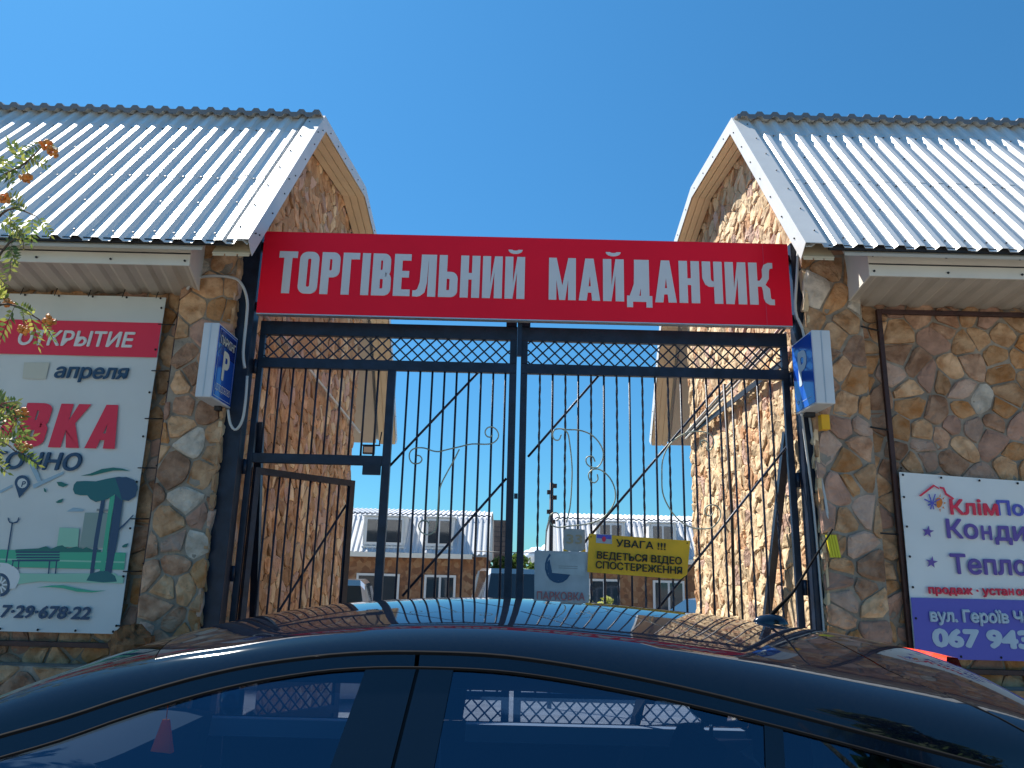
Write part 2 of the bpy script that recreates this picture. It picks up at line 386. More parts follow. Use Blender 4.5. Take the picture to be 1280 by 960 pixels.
# ------------------------------------------------------------------ setting
MB().box((-90,-90,-.6), (90,5.6,0)).build('ground', M['asphalt'])['kind'] = 'structure'
g = MB(); g.grid([[Vector((x, 5.6, 0.0)) for x in (-90, 90)], [Vector((x, 9, -.2)) for x in (-90, 90)], [Vector((x, 14, -.42)) for x in (-90, 90)], [Vector((x, 900, -.45)) for x in (-90, 90)]], False)
g.v = [Vector((p.x*(6 if p.y > 500 else 1), p.y, p.z)) for p in g.v]
o = g.build('yard_ground', M['asphalt'], fix=False); o['kind'] = 'structure'
o = bx('pavement', (-9,3.75,0), (9,4.95,.11), M['paving']); o['kind'] = 'structure'

FRONT_MATS = [M['st0'], M['st1'], M['st2'], M['st3'], M['st4'], M['st5']]
GAB_MATS = [M['st6'], M['st7'], M['st2'], M['st0']]

PL = [(4.43,3.49),(5.85,5.275),(7.65,5.585),(8.46,5.40),(9.79,4.83),(10.3,4.33),(11.06,3.39)]
PR = [(4.41,3.55),(5.74,5.28),(7.18,5.42),(8.01,5.22),(8.93,4.56),(9.78,3.24)]
def offset_profile(P, d):
    """shift a (Y, z) polyline inward (down) by d"""
    out = []
    for i in range(len(P)):
        ns = []
        for a, b in ((i-1, i), (i, i+1)):
            if a >= 0 and b < len(P):
                dy, dz = P[b][0]-P[a][0], P[b][1]-P[a][1]; L = math.hypot(dy, dz); ns.append((dz/L, -dy/L))
        ny = sum(n[0] for n in ns)/len(ns); nz = sum(n[1] for n in ns)/len(ns); L = math.hypot(ny, nz); k = 1/max(.5, L)
        out.append((P[i][0]+ny/L*d*min(k, 1.4), P[i][1]+nz/L*d*min(k, 1.4)))
    return out

def building(side, P, xw, xedge, xfar, wall_back, label, pier_x, box_x, fs):
    s = side                                           # -1 left, +1 right
    root = thing('market_building', label, 'building', (s*4.5, 5, 0), 'stone market buildings either side of the gate')
    # ---- masonry core
    wall = MB()
    xa, xb = sorted((xw, xfar))
    inn = offset_profile(P, .05)
    poly = [(5.02+.0, 0), (5.02, 3.9)]
    # gable outline under the roof from the front wall to the back wall
    def roof_z(y, Q):
        for (a, b) in zip(Q, Q[1:]):
            if a[0] <= y <= b[0]: return a[1]+(b[1]-a[1])*(y-a[0])/(b[0]-a[0])
        return Q[-1][1]
    gab = [(5.0, 0.0), (5.0, roof_z(5.0, inn))]+[q for q in inn if 5.0 < q[0] < wall_back]+[(wall_back, roof_z(wall_back, inn)), (wall_back, -.5)]
    core = [(y+(.14 if y == 5.0 else -.0), z) for y, z in gab]
    wall.prism([(xw-s*.0+s*.02, y, z) for y, z in core], (xfar-xw-s*.02, 0, 0))
    w = wall.build('wall', [M['mortar'], M['mortarl']], root); w.data.polygons[0].material_index = 1
    # pier at the corner
    pa, pb = sorted((xw+s*.02, pier_x))
    pier = bx('pier', (pa, 5.015, 0), (pb, 5.139, roof_z(5.02, inn)-.03), M['mortar'], root)
    plinth = bx('plinth', (min(pier_x+s*.02, xfar), 4.94, 0), (max(pier_x+s*.02, xfar), 5.139, .93), M['mortar'], root)
    # ---- stones
    prio = lambda p: abs(p.x)*(1.0 if p.y < 5.3 else 0)+(p.y-5)*.8-(.6 if p.z > .8 else 0)+(2 if p.z < .6 else 0)
    wf = [5, 3, 1.8, 3.6, .3, 1.8] if s > 0 else [5, 3, 1.8, 3.6, .15, 1.6]
    u0, u1 = sorted((xw+s*.005, pier_x))
    stones(pier, (0,5.015,0), (1,0,0), (0,0,1), (0,-1,0), [(u0,0),(u1,0),(u1,roof_z(5.02, inn)-.05),(u0,roof_z(5.02, inn)-.05)], .165, .145, .018, .020, FRONT_MATS, wf, 11+s, 60, prio)
    u0, u1 = sorted((pier_x+s*.004, s*7.5))
    sk = (lambda x, z: x < -2.62 and 1.2 < z < 3.3) if s < 0 else (lambda x, z: x > 2.75 and 1.2 < z < 2.1)
    stones(w, (0,5.14,0), (1,0,0), (0,0,1), (0,-1,0), [(u0,.9),(u1,.9),(u1,3.5),(u0,3.5)], .17, .135, .018, .020, FRONT_MATS, wf, 21+s, 130 if s > 0 else 60, prio, skip=sk)
    stones(plinth, (0,4.94,0), (1,0,0), (0,0,1), (0,-1,0), [(u0,0),(u1,0),(u1,.93),(u0,.93)], .23, .19, .024, .03, FRONT_MATS, wf, 31+s, 60, prio)
    # gable wall facing the passage
    gp = [(y, z) for y, z in gab]
    stones(w, (xw+s*.02,0,0), (0,1,0), (0,0,1), (-s,0,0), gp, .135, .125, .009, .014, GAB_MATS, [8,1.2,1.2,.8] if s > 0 else [2,5,2,3], 41+s, 110 if s > 0 else 150, prio, rough=1.1)  # stone mix carries the light: paler on the sunlit side, browner on the shaded
    # ---- roof
    roof = bx('roof', (0,0,0), (.001,.001,.001), M['roof'], root)
    rm = MB()                                          # the roof part itself: battens and ridge line under the sheets
    for (a, b) in zip(offset_profile(P, .03), offset_profile(P, .03)[1:]):
        rm.hexa([Vector((xw+s*.05, a[0], a[1])), Vector((xfar, a[0], a[1])), Vector((xfar, a[0], a[1]-.02)), Vector((xw+s*.05, a[0], a[1]-.02)),
                 Vector((xw+s*.05, b[0], b[1])), Vector((xfar, b[0], b[1])), Vector((xfar, b[0], b[1]-.02)), Vector((xw+s*.05, b[0], b[1]-.02))])
    bpy.data.objects.remove(roof); roof = rm.build('roof', M['soffitg'], root)
    L = Vector((P[1][0]-P[0][0], P[1][1]-P[0][1]))
    pt = lambda f: (P[0][0]+L.x*f, P[0][1]+L.y*f)
    x = xedge; step = PITCHR*8
    rowf = [(0, .46), (.44, .885), (.87, 1.0)]
    rng = random.Random(5+s)
    while abs(x) < 7.4:
        x2 = x+s*step
        a, b = sorted((x, x2+s*.006))
        for r, (f0, f1) in enumerate(rowf):
            sheet_along_x('roof_sheet', M['roof'], roof, a+.001, b, pt(f0+rng.uniform(-.004, .004)), pt(f1), lift=.004*(3-r)*0+.003*r+rng.uniform(0, .002))
        for q in range(1, len(P)-1):
            A, B = Vector(P[q]), Vector(P[q+1]); d = (B-A).normalized()
            if q == 1: A = A-d*.085
            sheet_along_x('roof_sheet', M['roof'], roof, a+.001, b, tuple(A), tuple(B), lift=.012)
        x = x2
    # dark cut edge of the upper sheets along the top
    pr = corr_profile(*sorted((xedge+s*.02, s*7.4))); A, B = Vector(P[1]), Vector(P[2]); d = (B-A).normalized(); A = A-d*.088; n = Vector((-d.y, d.x))
    e = MB(); e.grid([[Vector((px_, A.x+n.x*(h+.03), A.y+n.y*(h+.03))) for px_, h in pr], [Vector((px_, A.x+n.x*(h-.012), A.y+n.y*(h-.012))) for px_, h in pr]], False)
    e.grid([[Vector((px_, A.x+n.x*(h+.03), A.y+n.y*(h+.03))) for px_, h in pr], [Vector((px_, A.x+d.x*.12+n.x*(h+.03), A.y+d.y*.12+n.y*(h+.03))) for px_, h in pr]], False)
    e.build('ridge_cap', M['roofdark'], roof)
    # barge flashing along the gable edge
    O1 = offset_profile(P, -.034); O2 = offset_profile(P, .085)
    bg_ = MB()
    for i in range(len(P)-1):
        a, b, c, e2 = O1[i], O1[i+1], O2[i], O2[i+1]
        xo = xedge-s*.006
        bg_.hexa([Vector((xo, a[0], a[1])), Vector((xo+s*.13, a[0], a[1])), Vector((xo+s*.13, a[0], a[1]-.003)), Vector((xo, a[0], a[1]-.003)),
                  Vector((xo, b[0], b[1])), Vector((xo+s*.13, b[0], b[1])), Vector((xo+s*.13, b[0], b[1]-.003)), Vector((xo, b[0], b[1]-.003))])
        bg_.hexa([Vector((xo, a[0], a[1])), Vector((xo-s*.003, a[0], a[1])), Vector((xo-s*.003, c[0], c[1])), Vector((xo, c[0], c[1])),
                  Vector((xo, b[0], b[1])), Vector((xo-s*.003, b[0], b[1])), Vector((xo-s*.003, e2[0], e2[1])), Vector((xo, e2[0], e2[1]))])
    bg_.build('barge_flashing', M['roof2'], roof)
    # beige lining under the gable overhang, three boards per facet with gaps
    O3 = offset_profile(P, .075); rm = MB()
    xo, xi = xedge+s*.002, xw+s*.0
    for i in range(0, len(P)-1):
        a, b = Vector(O3[i]), Vector(O3[i+1])
        dd = (b-a).normalized(); nn = Vector((dd.y, -dd.x))
        for k in range(3):
            x0 = xo+(xi-xo)*(k/3+.02); x1 = xo+(xi-xo)*((k+1)/3-.02); off = nn*(0.0)
            bpts = []
            for q in (a, b):
                for xx, dz in ((x0, 0), (x1, 0), (x1, -.012), (x0, -.012)):
                    bpts.append(Vector((xx, q.x, q.y+dz+ (0.0))))
            mb = MB(); mb.hexa(bpts); mb.build('lining_board', M['soffit'], roof)
    for i in range(len(P)-1):
        a, b = O3[i], O3[i+1]
        rm.hexa([Vector((xo, a[0], a[1]+.012)), Vector((xi, a[0], a[1]+.012)), Vector((xi, a[0], a[1]+.002)), Vector((xo, a[0], a[1]+.002)),
                 Vector((xo, b[0], b[1]+.012)), Vector((xi, b[0], b[1]+.012)), Vector((xi, b[0], b[1]+.002)), Vector((xo, b[0], b[1]+.002))])
    rm.build('lining', M['soffit'], roof)
    # screws
    sc = MB(); d2 = Vector((0, L.x, L.y)).normalized(); nn = Vector((0, -d2.z, d2.y))
    for f in (.05, .25, .43, .66, .86):
        k = math.ceil(min(abs(xedge), 7)/PITCHR)
        while k*PITCHR < 7.2:
            xx = s*k*PITCHR+.02; q = pt(f+rng.uniform(-.006, .006))
            c = Vector((xx, q[0], q[1]))+nn*.006
            if rng.random() < .8: sc.tube([c, c+nn*.006], .0062, 5)
            k += 1 if f in (.05, .43, .86) else 2
    for i in range(len(P)-1):                          # flashing screws
        a, b = Vector(O1[i]), Vector(O1[i+1]); c2, e3 = Vector(O2[i]), Vector(O2[i+1]); m_ = max(2, int((b-a).length/.3))
        for k in range(m_):
            t = (k+.5)/m_; q = a.lerp(b, t); sc.tube([Vector((xedge+s*.09, q.x, q.y-.002)), Vector((xedge+s*.09, q.x, q.y+.006))], .006, 5)
            q = a.lerp(b, t+.1/m_).lerp(c2.lerp(e3, t+.1/m_), .6); sc.tube([Vector((xedge-s*.006, q.x, q.y)), Vector((xedge-s*.016, q.x, q.y))], .006, 5)
    so_ = sc.build('screw', M['dark'], roof); so_['kind'] = 'stuff'
    # ---- boxed eave
    eave = MB(); xf = s*7.4; bx0, bx1 = box_x              # near end of the box at the front and at the wall
    zt, zb = (3.565, 3.385) if s < 0 else (3.60, 3.43)
    yF, yW = 4.55, 5.12
    eave.hexa([Vector((bx0, yF, zb)), Vector((xf, yF, zb)), Vector((xf, yF+.012, zb)), Vector((bx0, yF+.012, zb)), Vector((bx0, yF, zt)), Vector((xf, yF, zt)), Vector((xf, yF+.012, zt)), Vector((bx0, yF+.012, zt))])
    eb = eave.build('eave_fascia', M['fascia'], root)
    MB().hexa([Vector((bx0, yF-.006, zb+.075)), Vector((xf, yF-.006, zb+.075)), Vector((xf, yF-.001, zb+.075)), Vector((bx0, yF-.001, zb+.075)), Vector((bx0, yF-.006, zb+.082)), Vector((xf, yF-.006, zb+.082)), Vector((xf, yF-.001, zb+.082)), Vector((bx0, yF-.001, zb+.082))]).build('fascia_joint', M['dark'], eb)
    sc = MB(); k = 0
    while abs(bx0+s*(.03+k*.47)) < 7.2:
        xx = bx0+s*(.03+k*.47); k += 1
        for zz in (zb+.03, zb+.135): sc.tube([Vector((xx, yF-.001, zz)), Vector((xx, yF-.008, zz))], .0075, 6)
    so_ = sc.build('screw', M['dark'], eb); so_['kind'] = 'stuff'
    en = MB(); en.hexa([Vector((bx0, yF+.013, zb)), Vector((bx0+s*.012, yF+.013, zb)), Vector((bx1+s*.012, yW, zb)), Vector((bx1, yW, zb)), Vector((bx0, yF+.013, zt)), Vector((bx0+s*.012, yF+.013, zt)), Vector((bx1+s*.012, yW, zt+.3)), Vector((bx1, yW, zt+.3))])
    en.build('eave_end', M['fascia'], root)
    MB().box((min(bx0-s*.3, xf), P[0][0]+.012, P[0][1]-.004), (max(bx0-s*.3, xf), P[0][0]+.03, P[0][1]+.026)).build('eave_shade_strip', M['dark'], root)  # dark strip put in for the shaded hollows under the rib ends
    # ribbed soffit
    pr = corr_profile(*sorted((bx0+s*.015, xf)), hgt=.015, pitch=.16)
    rows = [[Vector((xx+(bx1-bx0)*t, yF+.014+(yW-yF-.014)*t, zb+.004+h)) for xx, h in pr] for t in (0, 1)]
    mb = MB(); mb.grid(rows, False); mb.build('soffit', M['soffitg'], root)
    return root, w

bl, wl = building(-1, PL, -1.90, -1.66, -7.5, 9.25, 'left stone building with white ribbed metal roof beside the big parking banner', -2.30, (-2.06,-2.20), 0)
br, wr = building(1, PR, 2.0, 1.80, 7.5, 8.5, 'right stone building with white ribbed metal roof, its passage wall sunlit', 2.40, (2.25,2.33), 0)

# ------------------------------------------------------------------ gate
GY = 5.2
def rail(mb, x0, x1, z0, z1, y=GY, d=.04): mb.box((x0, y-d/2, z0), (x1, y+d/2, z1)); return mb
def posts():
    for s, x0, x1, lab in ((-1, -1.93, -1.80, 'dark navy gate post left of the wicket, behind the blue parking light box'), (1, 1.955, 2.05, 'dark navy gate post on the right with a white cable clipped to it')):
        r = thing('gate_post', lab, 'gate post', ((x0+x1)/2, 5.14, 0), 'gate posts')
        bevel(bx('post', (x0, 5.06, 0), (x1, 5.17, 3.88), M['gate'], r), .006)
        if s < 0:
            MB().bar((-1.74, 5.24, 2.52), (-1.80, 6.0, .05), .05, .05).build('brace', M['gate'], r)
        else:
            MB().bar((1.935, 5.3, 2.55), (1.93, 6.1, .95), .05, .05).build('brace', M['gate'], r)
            MB().bar((1.93, 6.1, .95), (1.93, 6.1, -.05), .05, .05).build('brace', M['gate'], r)
        for z in (2.2, 1.5, .6, 2.9):
            o = MB().tube([(x1+.012 if s < 0 else x0-.012, GY-.03, z-.05), (x1+.012 if s < 0 else x0-.012, GY-.03, z+.05)], .014, 8).build('hinge', M['gate'], r)
posts()

def bars_z(par, xs, z0, z1, y=GY, twist=False):
    base = None
    for i, x in enumerate(xs):
        tw = twist and i % 2 == 0
        if tw:
            n = int((z1-z0)/.02); mb = MB().tube([(x+.0008*sin(k*.9), y+.0008*cos(k*.9), z0+(z1-z0)*k/n) for k in range(n+1)], .0080, 4, False, twist=.40)
        else: mb = MB().tube([(x, y, z0), (x, y, z1)], .0075, 8)
        if twist: mb.build('bar', M['gate'], par)
        elif base is None: base = (mb.build('bar', M['gate'], par), x)
        else: dupe(base[0], (x-base[1], 0, 0), par)
def lattice(par, x0, x1, z0, z1, y=GY, pitch=.0845):
    H = z1-z0; n = int((x1-x0)/pitch)+3
    for s in (1, -1):
        for k in range(-3, n):
            xa = x0+k*pitch+.02; xb = xa+H*1.0
            ta, tb = max(0, (x0-xa)/(xb-xa)), min(1, (x1-xa)/(xb-xa))
            if tb-ta < .08: continue
            za, zb = z0+H*ta, z0+H*tb
            if s < 0: za, zb = z1-H*ta, z1-H*tb
            MB().bar((xa+(xb-xa)*ta, y+s*.004, za), (xa+(xb-xa)*tb, y+s*.004, zb), .010, .006).build('lattice_strip', M['gate'], par)
def pxp(pts, ox, oy, sc, Y): return [at(ox+x/sc, oy+y/sc, Y) for x, y in pts]
def smooth(pts, n=4):
    out = []
    for i in range(len(pts)-1):
        p0, p1, p2, p3 = pts[max(i-1,0)], pts[i], pts[i+1], pts[min(i+2, len(pts)-1)]
        for k in range(n):
            t = k/n; out.append(.5*((2*p1)+(p2-p0)*t+(2*p0-5*p1+4*p2-p3)*t*t+(3*p1-p0-3*p2+p3)*t**3))
    return out+[pts[-1]]

# left leaf with the wicket opening
gl = thing('gate_leaf', 'left leaf of the barred gate, with an open wicket door hung in it', 'gate', (-1.78, GY, .05), 'gate leaves')
f = MB(); rail(f, -1.785, .03, 3.14, 3.24); rail(f, -1.7849, .0299, 2.90, 2.972, d=.038); rail(f, -1.785, -1.745, .08, 3.14, d=.036); rail(f, -.868, -.812, .08, 2.90, d=.042)
rail(f, -.02, .03, .08, 2.90, d=.042); rail(f, -.02, .03, 2.972, 3.14, d=.042); rail(f, -1.745, -.868, 2.232, 2.298, d=.038); rail(f, -.812, -.02, .765, .815, d=.036); rail(f, -.812, -.02, .56, .61, d=.036); rail(f, -.812, -.02, .08, .13, d=.036)
bevel(f.build('frame', M['gate'], gl), .003)
bx('kick_panel', (-.811, GY-.004, .131), (-.021, GY+.004, .559), M['gate'], gl)
bx('stop_plate', (-.99, GY-.05, 2.165), (-.87, GY-.022, 2.231), M['gate'], gl)
bx('stop_plate', (-.05, GY-.03, 3.241), (.025, GY+.02, 3.27), M['gate'], gl)
lattice(gl, -1.744, -.021, 2.972, 3.14); lattice(gl, -.811, -.021, .61, .765)
sp = .0850
bars_z(gl, [-1.745+sp*(k+.55) for k in range(10)], 2.298, 2.90)
bars_z(gl, [-.812+sp*(k+1) for k in range(9)], .815, 2.90)
for a, b in (((482,588),(602,461)), ((503,745),(633,598))):
    A, B = at(*a, GY+.02), at(*b, GY+.02); MB().tube([A, B], .0085, 8).build('brace_rod', M['gate'], gl)
s1 = [(125,235),(150,240),(165,265),(150,290),(120,298),(90,290),(72,260),(72,220),(95,190),(140,178),(190,182),(240,200),(290,207),(350,193),(450,170),(540,150),(640,152),(690,145),(725,120),(740,85),(725,45),(690,22),(655,30),(638,60),(650,90),(675,98),(695,80)]
s2 = [(445,190),(400,280),(350,370),(310,450),(293,520),(285,620),(280,700),(270,780),(240,820),(200,830),(160,810),(140,770),(150,735),(180,722),(210,735),(222,765)]
for q in (s1, s2): MB().tube(smooth(pxp(q, 500, 530, 6.0, GY-.018), 3), .0050, 6).build('scroll', M['scroll'], gl)
# wicket door, swung inward about its left side
HX, HY = -1.735, GY+.02; DIR = Vector((-1.21-HX, 5.86-HY, 0)).normalized(); DW = .86
wk = MB()
def wp(u, z, d=0.): return Vector((HX, HY, z))+DIR*u+Vector((-DIR.y, DIR.x, 0))*d
def wbar(mb, u0, u1, z0, z1, t=.018): mb.hexa([wp(u0,z0,-t), wp(u1,z0,-t), wp(u1,z0,t), wp(u0,z0,t), wp(u0,z1,-t), wp(u1,z1,-t), wp(u1,z1,t), wp(u0,z1,t)])
wbar(wk, 0, .04, .1, 2.205); wbar(wk, DW-.045, DW, .1, 2.205); wbar(wk, .04, DW-.045, 2.16, 2.205, .017); wbar(wk, .04, DW-.045, .765, .81, .017); wbar(wk, .04, DW-.045, .56, .61, .017); wbar(wk, .04, DW-.045, .1, .14, .017)
wd = wk.build('wicket_door', M['gate'], gl)
b0 = None
for k in range(9):
    u = .04+.0865*(k+.9)
    if b0 is None: b0 = (MB().tube([wp(u,.81), wp(u,2.16)], .0075, 8).build('bar', M['gate'], wd), u)
    else: dupe(b0[0], DIR*(u-b0[1]), wd)
MB().tube([wp(.04,.85,.02), wp(DW-.04,2.02,.02)], .0085, 8).build('brace_rod', M['gate'], wd)
for s_ in (1, -1):
    for k in range(-1, 10):
        ua = .04+k*.0845; ub = ua+.155; ta, tb = max(0, (.04-ua)/.155), min(1, (DW-.045-ua)/.155)
        if tb-ta < .08: continue
        za, zb = (.61+.155*ta, .61+.155*tb) if s_ > 0 else (.765-.155*ta, .765-.155*tb)
        MB().bar(wp(ua+.155*ta, za, s_*.004), wp(ua+.155*tb, zb, s_*.004), .010, .006).build('lattice_strip', M['gate'], wd)
mb = MB(); wbar(mb, .04, DW-.045, .14, .56, .004); mb.build('kick_panel', M['gate'], wd)

# right leaf
gr = thing('gate_leaf', 'right leaf of the barred gate, carrying the yellow warning plate', 'gate', (1.93, GY, .05), 'gate leaves')
f = MB(); rail(f, .058, 1.935, 3.14, 3.24); rail(f, .0581, 1.9349, 2.90, 2.972, d=.038); rail(f, .058, .105, .08, 2.90, d=.042); rail(f, .058, .105, 2.972, 3.14, d=.042); rail(f, 1.89, 1.935, .08, 2.90, d=.036); rail(f, 1.89, 1.935, 2.972, 3.14, d=.036)
rail(f, .105, 1.89, .765, .815, d=.036); rail(f, .105, 1.89, .56, .61, d=.036); rail(f, .105, 1.89, .08, .13, d=.036)
bevel(f.build('frame', M['gate'], gr), .003)
bx('kick_panel', (.106, GY-.004, .131), (1.889, GY+.004, .559), M['gate'], gr)
bx('stop_plate', (.06, GY-.03, 3.241), (.12, GY+.02, 3.27), M['gate'], gr)
bx('latch', (.032, GY-.035, 2.03), (.056, GY-.015, 2.065), M['gate'], gr)
lattice(gr, .106, 1.889, 2.972, 3.14); lattice(gr, .106, 1.889, .61, .765)
bars_z(gr, [.105+.0893*(k+1) for k in range(19)], .815, 2.90, twist=True)
for a, b in (((660,571),(754,463)), ((723,687),(911,467)), ((821,763),(986,555))):
    A, B = at(*a, GY+.02), at(*b, GY+.02); MB().tube([A, B], .0085, 8).build('brace_rod', M['gate'], gr)
q1 = [(120,130),(105,165),(75,165),(60,135),(70,100),(105,88),(160,95),(240,98),(320,125),(380,180),(412,250),(405,310),(375,355),(335,358),(300,335),(292,300),(310,282),(340,285),(355,318)]
q2 = [(370,405),(375,440),(350,465),(318,445),(310,405),(335,375),(380,370),(430,400),(470,450),(495,520),(490,600),(440,680),(370,730),(280,755),(180,765),(100,775),(50,755),(35,710),(55,680),(90,675),(108,705),(85,730)]
q3 = [(130,92),(165,120),(180,200),(195,350),(192,500),(180,640),(155,740)]
q4 = [(1100,215),(1085,185),(1110,168),(1140,190),(1130,230),(1160,235),(1182,185),(1160,130),(1090,108),(1000,115),(920,155),(860,220),(825,310),(820,420),(825,530),(860,620),(920,705),(1000,765),(1090,785),(1170,775),(1220,720),(1228,665),(1200,625),(1150,620),(1120,645),(1125,685),(1160,695),(1178,670)]
for q in (q1, q2, q3, q4): MB().tube(smooth(pxp(q, 680, 520, 5.565, GY-.018), 3), .0050, 6).build('scroll', M['scroll'], gr)

# ------------------------------------------------------------------ the red name board
SY = 5.03
sx0, sx1, sz0, sz1 = -1.775, 1.925, 3.245, 3.855
sg = thing('name_board', 'long red sign board with pale Ukrainian lettering spanning the gate top', 'sign', (0, SY, sz0))
bevel(bx('panel', (sx0, SY, sz0), (sx1, SY+.055, sz1), M['red'], sg), .003)
bx('lower_edge', (sx0, SY-.002, sz0-.008), (sx1, SY+.05, sz0-.0005), M['alu'], sg)
bx('panel_seam', (1.745, SY-.0022, sz0+.002), (1.75, SY-.0005, sz1-.002), M['pred'], sg)
bx('hanger', (.03, SY+.06, 3.0), (.06, SY+.085, 3.85), M['gate'], sg)
bx('back_rail', (-1.86, SY+.056, sz1-.12), (2.0, SY+.1, sz1-.06), M['gate'], sg)
bx('back_rail', (-1.86, SY+.056, sz0+.04), (2.0, SY+.1, sz0+.10), M['gate'], sg)
# condensed letters built from strokes: unit height, own widths
T = .182
def ring(x0, y0, x1, y1, r=.15, sides='LRTB', n=6):
    """closed rounded ring as a quad strip"""
    def rr(x0, y0, x1, y1, r):
        r = max(.001, r); out = []
        for cx, cy, a0 in ((x1-r, y1-r, 0), (x0+r, y1-r, 90), (x0+r, y0+r, 180), (x1-r, y0+r, 270)):
            for k in range(n+1): a = R(a0+90*k/n); out.append((cx+r*cos(a), cy+r*sin(a)))
        return out
    return rr(x0, y0, x1, y1, r), rr(x0+T, y0+T*.9, x1-T, y1-T*.9, max(.02, r-T*.75))
def quads_ring(o, i, sel=None):
    n = len(o); return [[o[k], o[(k+1) % n], i[(k+1) % n], i[k]] for k in range(n) if sel is None or sel(o[k], o[(k+1) % n])]
def rc(x0, y0, x1, y1): return [[(x0,y0),(x1,y0),(x1,y1),(x0,y1)]]
def dg(xa, ya, xb, yb, w=T): return [[(xa,ya),(xa+w,ya),(xb+w,yb),(xb,yb)]]
def arcstrip(cx, cy, r0, r1, a0, a1, n=8, ky=1.):
    return [[(cx+r0*cos(R(a0+(a1-a0)*k/n)), cy+r0*ky*sin(R(a0+(a1-a0)*k/n))), (cx+r1*cos(R(a0+(a1-a0)*k/n)), cy+r1*ky*sin(R(a0+(a1-a0)*k/n))),
             (cx+r1*cos(R(a0+(a1-a0)*(k+1)/n)), cy+r1*ky*sin(R(a0+(a1-a0)*(k+1)/n))), (cx+r0*cos(R(a0+(a1-a0)*(k+1)/n)), cy+r0*ky*sin(R(a0+(a1-a0)*(k+1)/n)))] for k in range(n)]
def breve(w): return [[(w/2+.13*cos(R(a))*1.25, 1.17+.10*sin(R(a))) , (w/2+.13*cos(R(a+18))*1.25, 1.17+.10*sin(R(a+18))), (w/2+.055*cos(R(a+18))*1.25, 1.17+.02*sin(R(a+18))), (w/2+.055*cos(R(a))*1.25, 1.17+.02*sin(R(a)))] for a in range(180, 360, 18)]
def half(o, i, xcut):   # right part of a ring only
    return quads_ring(o, i, lambda a, b: True)
def bowl(x0, y0, x1, y1, r=.16):
    o, i = ring(x0-.3, y0, x1, y1, r); n = len(o); out = []
    def cx(p): return (max(p[0], x0), p[1])
    for k in range(n):
        q = [o[k], o[(k+1) % n], i[(k+1) % n], i[k]]
        if max(p[0] for p in q) <= x0: continue
        out.append([cx(p) for p in q])
    return out
